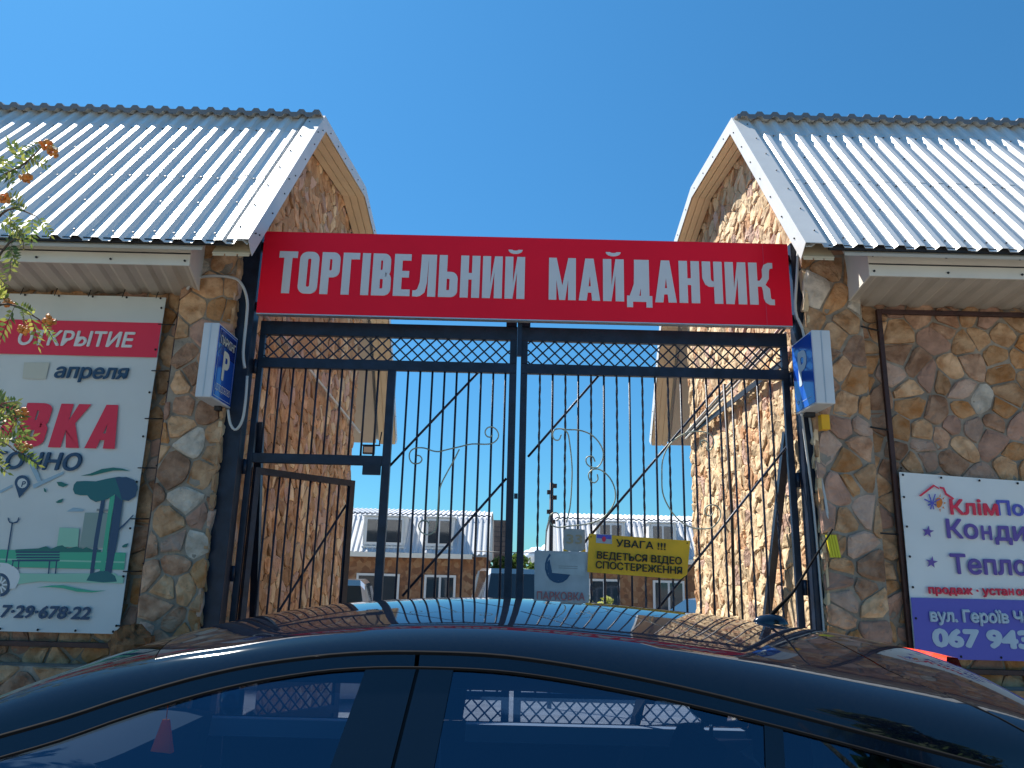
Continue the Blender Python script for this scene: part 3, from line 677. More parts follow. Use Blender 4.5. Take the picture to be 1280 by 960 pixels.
def glyph(c):
    w = .42
    if c == 'Т': return .42, rc(0,1-T*.85,w,1)+rc(w/2-T/2,0,w/2+T/2,1-T*.85)
    if c == 'О': o, i = ring(0,0,.44,1,.17); return .44, quads_ring(o, i)
    if c == 'Р': return .42, rc(0,0,T,1)+bowl(T,.40,.42,1)
    if c == 'Г': return .38, rc(0,0,T,1)+rc(T,1-T*.85,.38,1)
    if c == 'І': return T, rc(0,0,T,1)
    if c == 'В': return .43, rc(0,0,T,1)+bowl(T,.0,.43,.555)+bowl(T,.555-T*.62,.41,1)
    if c == 'Е': return .38, rc(0,0,T,1)+rc(T,1-T*.85,.38,1)+rc(T,0,.38,T*.85)+rc(T,.44,.345,.44+T*.85)
    if c == 'Л': return .52, rc(.52-T,0,.52,1)+rc(.17,1-T*.85,.52-T,1)+[[(.17,1-T*.85),(.17+T*.9,1-T*.85),(.155+T*.9,.34),(.155,.34)],[(.155,.34),(.155+T*.9,.34),(.13+T*.8,.10),(.105,.17)],[(.105,.17),(.13+T*.8,.10),(.17,.01),(.06,.14)],[(.06,.14),(.17,.01),(.10,-.005),(0,0),(0,.14)]]
    if c == 'Ь': return .43, rc(0,0,T,1)+bowl(T,0,.43,.60)
    if c == 'Н': return .44, rc(0,0,T,1)+rc(.44-T,0,.44,1)+rc(T,.43,.44-T,.43+T*.85)
    if c in 'ИЙ':
        g_ = rc(0,0,T,1)+rc(.45-T,0,.45,1)+[[(T,.02),(T,.36),(.45-T,.98),(.45-T,.62)]]
        return .45, g_+(breve(.45) if c == 'Й' else [])
    if c == 'М': return .58, rc(0,0,T*.9,1)+rc(.58-T*.9,0,.58,1)+[[(T*.9,1),(T*.9,.48),(.29-.065,0),(.29,.0),(.29,.34)],[(.58-T*.9,1),(.58-T*.9,.48),(.29+.065,0),(.29,.0),(.29,.34)]]
    if c == 'А': return .46, [[(0,0),(T*.95,0),(.29,1),(.14,1)],[(.46-T*.95,0),(.46,0),(.32,1),(.29,1),(.23,.72)]]+rc(.13,.19,.33,.19+T*.8)
    if c == 'Д': return .54, rc(.48-T,.13,.48,1)+rc(.16,1-T*.85,.48-T,1)+[[(.16,1-T*.85),(.16+T*.9,1-T*.85),(.15+T*.9,.42),(.15,.42)],[(.15,.42),(.15+T*.9,.42),(.10+T*.9,.14),(.06,.14)]]+rc(0,0,.54,.14)+rc(0,-.13,T*.7,0)+rc(.54-T*.7,-.13,.54,0)
    if c == 'Ч': return .43, rc(.43-T,0,.43,1)+rc(0,.60,T,1)+[[(0,.60),(T,.60),(T+.01,.545),(.06,.45)],[(.06,.45),(T+.01,.545),(T+.05,.525),(.14,.395)],[(.14,.395),(T+.05,.525),(.43-T,.525),(.43-T,.395)]]
    if c == 'П': return .44, rc(0,0,T,1)+rc(.44-T,0,.44,1)+rc(T,1-T*.85,.44-T,1)
    if c == 'к': return .46, rc(0,0,T,1)+[[(T,.38),(T,.62),(.27,1),(.46,1),(.30,.56)],[(T,.38),(.30,.56),(.47,0),(.27,0),(.19,.40)]]
    if c == 'К': return .52, rc(0,0,T,1)+rc(T,.43,.27,.43+T*.75)+[[(.22,.55),(.27,.43),(.35,.47),(.43,.62),(.29,.66)],[(.29,.66),(.43,.62),(.44,.80),(.29,.84)],[(.29,.84),(.44,.80),(.46,.86),(.52,.87),(.52,1),(.42,1),(.33,.95)],
                                         [(.22,.55),(.27,.43),(.29,.34),(.44,.38),(.35,.47)],[(.29,.34),(.44,.38),(.45,.17),(.30,.16)],[(.30,.16),(.45,.17),(.47,.13),(.53,.13),(.53,0),(.43,0),(.34,.05)]]
    return .2, []
def write(word, xa, xb, z, Hc):
    ws = [glyph(c)[0] for c in word]; tot = sum(ws)*1.0+.062*(len(word)-1); k = (xb-xa)/tot; x = xa
    for c, w in zip(word, ws):
        _, qs = glyph(c); mb = MB()
        for n_, q in enumerate(qs):
            e = .00012*(n_ % 7); y = SY-.006-e
            mb.prism([(x+px_*k, y, z+py_*Hc) for px_, py_ in q], (0, .0055+e, 0))
        mb.build('letter', M['letter'], sg); x += (w+.062)*k
zb_ = at(660, 376, SY).z
write('ТОРГІВЕЛЬНИЙ', at(347,345,SY).x, at(656,345,SY).x, 3.392, .312)
write('МАЙДАНЧИК', at(686,350,SY).x, at(966,350,SY).x, 3.392, .312)

# ------------------------------------------------------------------ blue parking light boxes
def parking_box(s, x0, x1, lab, gname):
    y0, y1, z0, z1 = 4.70, 5.055, 2.57, 3.06
    if s > 0: z0, z1, y1 = 2.625, 3.11, 5.055
    r = thing('parking_sign', lab, 'sign', ((x0+x1)/2, y1, z0), gname)
    bevel(bx('casing', (x0, y0, z0), (x1, y1, z1), M['white'], r), .006)
    for k in (1,):                                                      # ribs on the narrow edge
        xx = x0+(x1-x0)*(k+1)/4; bx('rib', (xx-.003, y0-.003, z0+.006), (xx+.003, y0-.0005, z1-.006), M['alu'], r)
    xf = x1 if s < 0 else x0; d = .003*(-s)
    bx('blue_face', (min(xf, xf+d), y0+.012, z0+.012), (max(xf, xf+d), y1-.012, z1-.012), M['blue'], r)
    O = Vector((xf+d*1.3, 0, 0)); U = Vector((0, 1, 0)) if s < 0 else Vector((0, -1, 0))
    w, h = y1-y0, z1-z0
    def P(u, z): return Vector((xf+d*1.25, (y0+u) if s < 0 else (y1-u), z0+z))
    def flat(name, pts, m, e=1.25):
        mb = MB(); mb.add([Vector((xf+d*e, (y0+u) if s < 0 else (y1-u), z0+z)) for u, z in pts], [list(range(len(pts)))]); return mb.build(name, m, r)
    if s < 0:
        flat('blue_band', [(.02,h*.62),(w-.02,h*.62),(w-.02,h*.93),(.02,h*.93)], M['blue2'], 1.2)
        for a, b in (((.03,.025),(w-.03,.025)), ((w-.03,.025),(w-.03,h-.025)), ((w-.03,h-.025),(.03,h-.025)), ((.03,h-.025),(.03,.025))):
            L = math.hypot(b[0]-a[0], b[1]-a[1]); nx, nz = (b[1]-a[1])/L*.0018, -(b[0]-a[0])/L*.0018
            flat('border_line', [(a[0]-nx,a[1]-nz),(b[0]-nx,b[1]-nz),(b[0]+nx,b[1]+nz),(a[0]+nx,a[1]+nz)], M['plight'], 1.35)
        text_mesh('ПАРКІНГ', 'lettering', M['cream'], r, P(.045, h*.755)+Vector((d*.4,0,0)), U, (0,0,1), w=w-.09, h=.052, bold=.02)
        text_mesh('P', 'lettering', M['cream'], r, P(w*.34, h*.31)+Vector((d*.4,0,0)), U, (0,0,1), w=w*.33, h=.185, bold=.035)
        text_mesh('ЦІЛОДОБОВО', 'lettering', M['cream'], r, P(.045, h*.13)+Vector((d*.4,0,0)), U, (0,0,1), w=w-.10, h=.042)
    else:
        text_mesh('P', 'lettering', M['plight'], r, P(w*.30, h*.36)+Vector((d*.4,0,0)), U, (0,0,1), w=w*.42, h=.22, bold=.03)
        text_mesh('o ...........', 'lettering', M['plight'], r, P(w*.12, h*.12)+Vector((d*.4,0,0)), U, (0,0,1), w=w*.7, h=.035)
    bx('bracket', (min(x0,x1)+.03, y1-.1, z0-.03), (max(x0,x1)-.03, y1-.06, z0-.0005), M['dark'], r)
    return r
parking_box(-1, -1.985, -1.885, 'blue parking light box with cream lettering, hung beside the left gate post', 'parking light boxes')
parking_box(1, 1.915, 2.035, 'blue parking light box with a large letter P, on the right pier', 'parking light boxes')
o = bx('junction_box', (2.02, 4.90, 2.50), (2.075, 4.96, 2.60), M['yellow']); tag(bevel(o, .004), 'small amber box hanging under the right parking light box', 'box')
r = thing('yellow_tag', 'yellow ribbed plastic tag on the right pier by the cable', 'tag', (2.06, 4.97, 1.7))
for k in range(4): MB().bar((2.025+.017*k, 4.965, 1.83), (2.04+.017*k, 4.955, 1.69), .014, .014).build('tube', M['lemon'], r)
o = MB().tube(smooth([Vector(p) for p in ((2.0,5.02,3.86),(1.965,5.0,3.6),(1.95,5.03,3.35),(1.995,5.02,3.15),(2.0,5.04,2.6),(2.03,5.03,2.3),(2.05,5.0,2.0),(2.05,5.0,1.84))]), .010, 6).build('cable', M['cable']); tag(o, 'thick grey cable running down from the right end of the red sign', 'cable')
o = MB().tube(smooth([Vector(p) for p in ((1.925,4.98,2.62),(1.955,5.04,2.5),(1.985,5.045,2.0),(1.995,5.045,1.4),(2.0,5.045,.8))]), .008, 6).build('cable', M['cable']); tag(o, 'thin pale cable down the face of the right gate post', 'cable')
o = MB().tube(smooth([at(*p, 4.97) for p in ((234,362),(243,350),(262,345),(290,347),(302,355),(309,375),(308,400),(304,440),(306,460))]), .010, 6).build('cable', M['cable']); tag(o, 'white cable curving over the left pier to the parking light box', 'cable')
o = MB().tube(smooth([at(*p, 4.98) for p in ((285,512),(288,530),(295,537),(303,525),(307,500),(309,470))]), .009, 6).build('cable', M['cable']); tag(o, 'white cable loop hanging below the left parking light box', 'cable')

# ------------------------------------------------------------------ signs hung on the gate
def plane_map(Y):
    return lambda x, y: at(x, y, Y)
YS = 5.155
r = thing('warning_sign', 'yellow metal plate warning in Ukrainian of video surveillance, wired to the right gate leaf', 'sign', (.85, YS, 1.67))
c = [at(*p, YS) for p in ((734,715),(858,724),(863,676),(736,667))]
c[1].z += 0
MB().prism([c[0], at(851,724,YS), at(859,718,YS), c[2], c[3]], (0,.004,0)).build('plate', M['yellow'], r)
U = (c[1]-c[0]).normalized(); V = Vector((0,-0.0,1)); V = Vector((-U.z, 0, U.x))
def lt(body, x, y, w_px, h_px, m, par, Y=YS-.0015, U=U, V=V, **k):
    O = at(x, y, Y); E = at(x+w_px, y, Y); w = abs(E.x-O.x) if w_px else None; Hh = abs(at(x, y-h_px, Y).z-O.z)
    return text_mesh(body, 'lettering', m, par, O, U, V, w=w, h=Hh, **k)
lt('УВАГА !!!', 770, 683, 62, 8.6, M['black'], r, bold=.018)
lt('ВЕДЕТЬСЯ ВІДЕО', 746, 698, 106, 8.6, M['black'], r, bold=.018)
lt('СПОСТЕРЕЖЕННЯ', 744.5, 710, 108, 8.6, M['black'], r, bold=.018)
MB().add([at(*p, YS-.001) for p in ((745,678.5),(765,680),(765,668.5),(745,667.5))], [(0,1,2,3)]).build('badge', M['poster'], r)
MB().add([at(*p, YS-.0016) for p in ((746,672.5),(764,674),(764,669),(746,668))], [(0,1,2,3)]).build('badge_top', M['pviolet'], r)
MB().add([at(755+2.6*cos(a*pi/4), 674+3.6*sin(a*pi/4), YS-.002) for a in range(8)], [list(range(8))]).build('badge_emblem', M['pred'], r)
for x, y in ((739,671),(859,679)): MB().ball(at(x, y, YS-.002), .004, 6, 4).build('rivet', M['dark'], r)

YP = 5.165
r = thing('parking_poster', 'weathered grey parking poster with faded red lettering on the right gate leaf', 'poster', (.35, YP, 1.3))
c = [at(*p, YP) for p in ((668,760),(736,762),(737,690),(668,688))]
MB().prism(c, (0,.004,0)).build('sheet', M['poster'], r)
U2 = (c[2]-c[3]).normalized(); V2 = Vector((-U2.z, 0, U2.x))
lt('ПАРКОВКА', 671, 749, 60, 9.5, M['pred2'], r, YP-.0015, U2, V2, bold=.02)
mb = MB()
pc = [(x, y) for x, y in [(698+17*cos(R(a)), 708+21*sin(R(a))) for a in range(10, 240, 20)]]
for i in range(len(pc)-1):
    a, b = pc[i], pc[i+1]; k = .86
    mb.add([at(*a, YP-.0012), at(*b, YP-.0012), at(698+(b[0]-698)*k, 708+(b[1]-708)*k, YP-.0012), at(698+(a[0]-698)*k, 708+(a[1]-708)*k, YP-.0012)], [(0,1,2,3)])
mb.add([at(698+13*cos(R(a)), 713+13*sin(R(a)), YP-.0014) for a in range(0, 181, 20)], [list(range(10))])
mb.add([at(*p, YP-.0013) for p in ((684,716),(684,703),(687,699),(690,716))], [(0,1,2,3)])
mb.build('printed_emblem', M['pnavy'], r)
MB().add([at(*p, YP-.0025) for p in ((690,716),(731,720),(731,693),(690,691))], [(0,1,2,3)]).build('pasted_notice', mat('notice_paper', (.42,.46,.47), .6, 0, .15, 9), r)
for yy in (707, 709.5): MB().add([at(*p, YP-.003) for p in ((698,yy),(722,yy+.8),(722,yy+1.6),(698,yy+.8))], [(0,1,2,3)]).build('notice_line', M['pgrey'], r)
YN = 5.175
r = thing('number_plate', 'small grey hexagonal plate numbered 33 above the faded parking poster', 'plate', (.42, YN, 1.75))
MB().prism([at(*p, YN) for p in ((705,688),(704,663),(708,660.5),(731,662),(732,688),(720,690))], (0,.004,0)).build('plate', mat('plate_grey', (.36,.37,.36), .6, 0, .1, 12), r)
mb = MB(); mb.prism([at(*p, YN+.001) for p in ((704,690),(704,686),(714,690.5))], (0,-.003,0)); mb.prism([at(*p, YN+.001) for p in ((732,690),(732,686),(724,690.5))], (0,-.003,0)); mb.build('amber_corner', M['yellow'], r)
lt('33', 708, 679, 20, 11, mat('faded_tan', (.40,.32,.20), .6), r, YN-.0015, U2, V2, bold=.02)

# ------------------------------------------------------------------ banners
def bframe(par, x0, x1, z0, z1, y, m):
    for a, b in (((x0,y,z0),(x0+.032,y+.03,z1)), ((x1-.032,y,z0),(x1,y+.03,z1)), ((x0+.032,y+.001,z1-.032),(x1-.032,y+.029,z1)), ((x0+.032,y+.001,z0),(x1-.032,y+.029,z0+.032))):
        bevel(bx('frame_rail', a, b, m, par), .003)
YB = 5.045
r = thing('banner_frame', 'dark brown steel frame on the left wall holding the parking banner', 'frame', (-3.9, 5.09, 1))
bframe(r, -5.9, -2.30, 1.03, 3.44, 5.065, M['frame'])
for z in (1.55, 2.18, 2.75): MB().tube([(-2.335,5.07,z),(-2.29,5.05,z+.005)], .006, 6).build('tie_rod', M['black'], r)
b1 = thing('parking_banner', 'big pale parking banner with red bar, green park picture and phone number', 'banner', (-3.9, YB, 1.1), 'vinyl banners')
bx0_, bx1_, bz0, bz1 = -5.7, -2.42, 1.118, 3.35
rows = [[Vector((bx0_+(bx1_-bx0_)*i/40, YB+.008+.003*sin(i*.9+j*.5)+.004*math.exp(-((i-38)/3)**2)*sin(j*1.3), bz0+(bz1-bz0)*j/20)) for i in range(41)] for j in range(21)]
mb = MB(); mb.grid(rows); mb.grid([[p+Vector((0,.006,0)) for p in q] for q in rows]); mb.build('vinyl', M['banner'], b1, fix=False)
def pr(name, pts, m, layer=1, par=b1, Y=YB):
    return MB().add([at(x, y, Y-.0006*layer-.0006) for x, y in pts], [list(range(len(pts)))]).build(name, m, par, fix=False)
def pw(name, x0, x1, z0, z1, m, layer=1, par=b1, Y=YB):
    y = Y-.0006*layer-.0006; return MB().add([(x0,y,z0),(x1,y,z0),(x1,y,z1),(x0,y,z1)], [(0,1,2,3)]).build(name, m, par, fix=False)
XU, ZU = Vector((1,0,0)), Vector((0,0,1))
def bt(body, xr, yb, hpx, m, wpx=None, shear=0., bold=0., par=b1, Y=YB, layer=3, right=True, xl=None, spacing=1.):
    y = Y-.0006*layer-.0006
    O = at(xr if right else xl, yb, y); Hh = abs(at(xr or xl, yb-hpx, y).z-O.z); w = None
    if wpx: w = abs(at((xr or xl)+wpx, yb, y).x-at(xr or xl, yb, y).x)
    return text_mesh(body, 'lettering', m, par, O, XU, ZU, w=w, h=Hh, shear=shear, bold=bold, right=right, spacing=spacing)
def zy(y, x=120): return at(x, y, YB).z
pw('red_bar', bx0_+.01, bx1_, zy(447,200), zy(404,205), M['pred'])
bt('ОТКРЫТИЕ', 167, 434, 17.5, M['pwhite'], 146, .12, .03)
bt('апреля', 160, 474, 17, M['pnavy'], 93, .14, .03)
def heavy(word, xr, yb, hpx, wpx, m, shear):
    O = at(xr, yb, YB-.006); Hh = at(xr, yb-hpx, YB-.006).z-O.z; Wt = at(xr, yb, YB-.006).x-at(xr-wpx, yb, YB-.006).x
    ws = [glyph(c)[0] for c in word]; tot = sum(ws)+.09*(len(word)-1); k = Wt/tot; x = O.x-Wt
    for c, w in zip(word, ws):
        mb = MB()
        for n_, q in enumerate(glyph(c)[1]): mb.add([(x+a*k+shear*b*Hh, YB-.0025-.00012*(n_ % 7), O.z+b*Hh) for a, b in q], [list(range(len(q)))])
        mb.build('lettering', m, b1, fix=False); x += (w+.09)*k
T = .19
heavy('ПАРкОВкА', 143, 561, 55, 350, M['pred'], .14)
T = .182
bt('КРУГЛОСУТОЧНО', 101, 588, 20, M['pnavy'], 293, .15, .035)
bt('7·29·678·22', 112, 774, 15, M['pnavy'], 112, .14, .035)
pr('erased_patch', [(28,473),(30,453),(62,453),(57,474)], M['ppatch'], 2)
def cb(pts): return [(x/4.173, 570+y/4.173) for x, y in pts]
pr('map_line', cb([(150,40),(175,30),(215,130),(195,135)]), M['plblue'], 1); pr('map_line', cb([(170,150),(330,80),(330,95),(175,170)]), M['plblue'], 1.2); pr('map_line', cb([(0,180),(60,150),(62,162),(0,195)]), M['plblue'], 1.1)
pr('map_pin', cb([(116+40*cos(R(a)), 140-40*sin(R(a))) for a in range(-30, 211, 20)]+[(100,220)]), M['pnavy'], 2)
pr('map_pin_hole', cb([(116+26*cos(R(a)), 142-26*sin(R(a))) for a in range(0, 360, 30)]), M['banner'], 2.6)
bt('P', 31.5, 608.5, 7, M['pnavy'], shear=.1, bold=.02, layer=4)
for q in ([(295,135),(320,135),(355,150),(330,163),(305,155)], [(228,165),(240,175),(243,190),(230,185)], [(290,240),(310,228),(330,222),(322,242),(300,246)], [(636,470),(650,460),(670,455),(660,475),(640,478)]):
    pr('printed_leaf', cb(q), M['pdgreen'], 2)
pr('wave_line', cb([(420,103),(470,92),(530,68),(590,60),(640,66),(680,80),(640,76),(590,76),(530,90),(480,102)]), M['pdgreen'], 2)
pr('tree_canopy', cb([(385,150),(400,132),(440,130),(500,132),(560,118),(620,108),(680,118),(712,140),(718,175),(700,215),(670,235),(630,228),(600,200),(560,225),(500,240),(470,225),(455,205),(420,205),(390,198),(380,175)]), M['pteal'], 2.6)
pr('tree_canopy', cb([(600,112),(660,110),(700,125),(718,160),(708,210),(670,234),(635,226),(620,170)]), M['pnavy'], 2.9)
pr('tree_trunk', cb([(530,215),(552,210),(515,430),(488,615),(468,618),(492,430)]), M['pnavy'], 2.2)
pr('tree_trunk', cb([(575,205),(600,205),(570,400),(545,600),(520,600),(548,400)]), M['pgreen'], 2.1)
pr('tree_trunk', cb([(600,200),(645,200),(615,420),(580,620),(545,610),(575,400)]), M['pnavy'], 2.3)
pr('tree_branch', cb([(615,380),(650,350),(695,305),(697,310),(655,357),(618,390)]), M['pnavy'], 2.25)
pr('printed_tower', cb([(310,373),(413,378),(405,475),(296,475)]), M['plgreen'], 1.5); pr('printed_tower', cb([(443,295),(575,298),(550,480),(415,478)]), M['pgrey2'], 1.6); pr('tower_top', cb([(505,275),(585,280),(583,290),(503,287)]), M['pgrey'], 1.7)
pr('printed_cloud', cb([(345,290),(380,270),(440,280),(430,290)]), M['plblue'], 1.3)
pr('printed_hedge', cb([(80,488),(200,482),(240,470),(265,485),(300,470),(325,465),(350,482),(400,472),(430,485),(450,475),(480,488),(528,490),(525,502),(80,502)]), M['pdgreen'], 1.8)
gb = at(0,570+495/4.173,YB).z; 
def band(x1_, ya, yb, m, l): pw('green_band', bx0_+.01, at(x1_, (ya+yb)/2, YB).x, at(60, yb, YB).z, at(60, ya, YB).z, m, l)
band(157, 688.5, 700, M['pgreen'], 1.55); band(156, 700, 710, M['pgreen'], 1.56); band(155, 717.5, 727, M['plgreen'], 1.57); band(156.5, 699.5, 701.5, M['plgreen'], 1.9)
pr('grass_wave', cb([(0,615),(600,612),(630,640),(560,660),(400,650),(300,648),(200,655),(100,668),(0,675)]), M['plgreen'], 1.6)
pr('wave_line', cb([(190,686),(260,676),(330,674),(400,690),(480,703),(555,702),(480,712),(400,708),(330,690),(260,684)]), M['pgreen'], 2)
pr('tree_foot', cb([(450,650),(470,615),(520,600),(560,600),(600,625),(610,655),(540,660)]), M['pteal'], 2.4)
for k in range(4): pr('bench_slat', cb([(84+2*k,497+14*k),(312,497+14*k),(311,506+14*k),(82,506+14*k)]), M['pnavy'], 2)
for q in ([(62,542),(305,542),(305,550),(62,550)], [(95,550),(102,550),(98,590),(92,590)], [(255,550),(263,550),(256,615),(249,615)], [(292,550),(299,550),(292,615),(285,615)], [(66,550),(72,550),(66,575),(60,575)]): pr('bench_frame', cb(q), M['pnavy'], 2.1)
for q in ([(60,350),(67,350),(36,555),(28,555)], [(40,320),(45,322),(50,340),(66,347),(66,354),(48,348),(40,332)], [(100,320),(96,320),(88,340),(66,347),(66,354),(90,348),(100,332)]): pr('lamp_post', cb(q), M['pnavy'], 2)
pr('printed_car', cb([(0,556),(40,560),(75,578),(98,600),(104,630),(95,660),(80,690),(0,700)]), M['pwhite'], 2)
pr('printed_wheel', cb([(0+52*cos(R(a)), 672+62*sin(R(a))) for a in range(-90, 91, 15)]), M['pnavy'], 2.3)
pr('printed_rim', cb([(0+38*cos(R(a)), 672+46*sin(R(a))) for a in range(-90, 91, 15)]), M['pgrey'], 2.5)
for k in range(5): a = R(-75+k*37); pr('rim_spoke', cb([(4*cos(a+1.57),672+5*sin(a+1.57)),(37*cos(a+.1),672+45*sin(a+.1)),(37*cos(a-.1),672+45*sin(a-.1)),(-4*cos(a+1.57),672-5*sin(a+1.57))]), M['pwhite'], 2.8)
gm = MB()
for k in range(14): gm.ball((bx1_-.03-k*.235, YB-.004, bz1-.012), .008, 6, 4); gm.ball((bx1_-.03-k*.235, YB-.004, bz0+.015), .008, 6, 4)
for k in range(8): gm.ball((bx1_-.015, YB-.004, bz0+.05+k*.30), .008, 6, 4)
gm.build('eyelet', M['black'], b1)['kind'] = 'stuff'
for k in range(7):
    z = bz0+.05+k*.33; MB().tube([(bx1_-.02,YB-.006,z),(-2.33,YB+.012,z+.004)], .004, 5).build('tie', M['black'], b1)
for k in range(10):
    x = bx1_-.06-k*.235; MB().tube([(x,YB-.006,bz1-.012),(x+.004,YB+.012,bz1+.06)], .003, 5).build('tie', M['black'], b1)

r = thing('banner_frame', 'thin dark brown steel frame on the right wall around the climate shop banner', 'frame', (4.3, 5.09, 1))
bframe(r, 2.535, 6.2, 1.0, 3.40, 5.07, M['frame'])
for z in (3.24, 2.54, 1.85): MB().tube([(2.545,5.08,z),(2.38,4.99,z)], .006, 6).build('tie_rod', M['black'], r)
b2 = thing('shop_banner', 'white and violet climate shop banner tied in the frame on the right wall', 'banner', (4, YB, 1.1), 'vinyl banners')
c0 = at(1124, 590, YB); cx1 = 5.6; zt_, zb2, zm = 2.255, 1.09, at(1143,747,YB).z
def topz(x): return c0.z-.045*min(1, (x-c0.x)/.9)+ (.0 if x < 3.5 else 0)
rows = [[Vector((c0.x+(cx1-c0.x)*i/40-.012*(1-j/20), YB+.003+.004*sin(i*.55-j*.7)*(j/20)**2, zb2+(topz(c0.x+(cx1-c0.x)*i/40)-zb2)*j/20)) for i in range(41)] for j in range(21)]
mb = MB(); mb.grid(rows); mb.grid([[p+Vector((0,.006,0)) for p in q] for q in rows]); mb.build('vinyl', M['banner2'], b2, fix=False)
B2 = dict(par=b2, Y=YB-.006)
mb = MB().add([(c0.x-.012,YB-.006,zb2),(cx1,YB-.006,zb2),(cx1,YB-.006,zm),(c0.x-.008,YB-.006,zm)], [(0,1,2,3)]); mb.build('violet_field', M['pviolet'], b2, fix=False)
def c2(pts): return [(1110+x/3.84, 580+y/3.84) for x, y in pts]
k2 = dict(right=False, **B2)
bt('Клім', None, 642.5, 17.5, M['pred'], 61, 0, .035, xl=1188, **k2)
bt('По', None, 643.5, 17.0, M['pviolet'], 34, 0, .035, xl=1247, **k2)
bt('Ко', None, 672, 22, M['pviolet2'], 40, 0, .03, xl=1184, **k2)
bt('Н', None, 674, 15.5, M['pviolet2'], 13.5, 0, .05, xl=1227.5, **k2)
bt('ди', None, 675, 22, M['pviolet2'], 40, 0, .03, xl=1244, **k2)
bt('Тепло', None, 716.5, 23, M['pviolet2'], 97, 0, .03, xl=1189, **k2)
bt('продаж · уста', None, 741.5, 9.5, M['pred'], 99, 0, .05, xl=1160, **k2)
bt('Н', None, 743.5, 7.0, M['pred'], 7, 0, .08, xl=1261, **k2)
bt('овка', None, 744, 9.5, M['pred'], 33, 0, .05, xl=1270, **k2)
bt('вул. Героїв Чо', None, 776, 14, M['plight'], 128, 0, .05, xl=1162, **k2)
bt('067 943', None, 807, 20.5, M['plight'], 125, 0, .06, xl=1166, **k2)
for q in ([(148,152),(218,98),(222,108),(158,156)], [(218,98),(245,115),(245,122),(222,108)], [(248,108),(270,112),(282,140),(318,165),(312,172),(275,148),(262,120),(248,118)]): pr('house_line', c2(q), M['pred'], 2, b2, YB-.006)
for a in range(0, 180, 45):
    cx_, cy_ = 212, 185; dx, dy = 40*cos(R(a+22)), 44*sin(R(a+22)); nx, ny = -dy/44*3, dx/40*3
    pr('snowflake_arm', c2([(cx_-dx-nx,cy_-dy-ny),(cx_+dx*.55-nx,cy_+dy*.8-ny),(cx_+dx*.55+nx,cy_+dy*.8+ny),(cx_-dx+nx,cy_-dy+ny)]), M['pviolet'], 2+a/900, b2, YB-.006)
pr('printed_sun', c2([(232,165),(245,160),(258,168),(263,185),(256,203),(243,212),(234,205)]), M['porange'], 2, b2, YB-.006)
for a in range(-80, 81, 40): pr('sun_ray', c2([(245+24*cos(R(a-9)),187-30*sin(R(a-9))),(245+24*cos(R(a+9)),187-30*sin(R(a+9))),(245+36*cos(R(a)),187-46*sin(R(a)))]), M['porange'], 2, b2, YB-.006)
for cx_, cy_ in ((192, 325), (210, 472)):
    pr('printed_star', c2([(cx_+(30 if k % 2 == 0 else 12)*sin(R(36*k+8)), cy_-(30 if k % 2 == 0 else 12)*cos(R(36*k+8))) for k in range(10)]), M['pviolet2'], 2, b2, YB-.006)
gm = MB()
for k in range(13): x = c0.x+.02+k*.25; gm.ball((x, YB-.007, topz(x)-.018), .008, 6, 4); gm.ball((x, YB-.007, zb2+.018), .008, 6, 4)
for k in range(7): gm.ball((c0.x+.012, YB-.007, zb2+.05+k*.19), .008, 6, 4)
gm.build('eyelet', M['black'], b2)['kind'] = 'stuff'

# ------------------------------------------------------------------ services on the passage walls
o = MB().tube([(-1.84,5.25,3.36),(-1.845,6.61,3.314),(-1.85,9.3,3.19)], .013, 6).build('conduit', M['cable']); tag(o, 'pale conduit running back along the shaded left passage wall', 'conduit')
r = thing('cable_run', 'bundle of grey cables in a rail along the sunlit right passage wall', 'cable', (1.95, 6.5, 3.1))
for k in range(3): MB().tube([(1.935-.006*k,5.2,3.25+.03*k),(1.935-.006*k,6.6,3.16+.03*k),(1.94,8.4,3.05+.03*k)], .011, 6).build('cable', M['cable'] if k != 1 else M['dark'], r)
bx('rail', (1.952,5.3,3.05), (1.962,8.4,3.10), M['dark'], r)
r = thing('flood_light', 'small flood light and camera bracket at the far corner of the left building', 'lamp', (-1.72, 9.2, 3.02))
bx('housing', (-1.80,9.3,2.93), (-1.66,9.36,3.03), M['dark'], r); bx('lens', (-1.785,9.292,2.945), (-1.675,9.2995,3.015), M['cream'], r)
MB().tube([(-1.62,9.4,3.05),(-1.60,9.4,3.22)], .008, 6).build('bracket', M['dark'], r); bx('bracket', (-1.82,9.34,3.035), (-1.6,9.36,3.05), M['dark'], r)
o = MB().tube([at(905,480,5.9)+Vector((0,0,0)), at(915,640,5.9), at(918,770,5.9)], .012, 6).build('upright', M['dark']); tag(o, 'thin dark pipe standing inside the gate by the sunlit wall', 'upright')  # dark tube drawn as a thin dark vertical line by the wall

# rusty rock leaning on the plinth
rm = MB(); rng = random.Random(3); rows = []
for j in range(13):
    a = pi*j/12; rows.append([])
    for i in range(17):
        b = 2*pi*(i % 16)/16; rr = 1+.16*sin(3*b+j)+.10*cos(5*b+2*j)+.08*sin(7*a+b); rows[-1].append(Vector((-2.22+.13*sin(a)*cos(b)*rr, 4.83+.10*sin(a)*sin(b)*rr, 1.05+.13*cos(a)*rr)))
rm.grid(rows, False); o = rm.build('rock', M['rock']); tag(o, 'rough rusty brown lump of rock on the ledge at the foot of the left pier', 'rock')
o = bx('stone_ledge', (-2.40,4.74,0), (-1.95,4.90,.94), M['mortar']); tag(o, 'low grey stone ledge at the foot of the left pier', 'ledge')

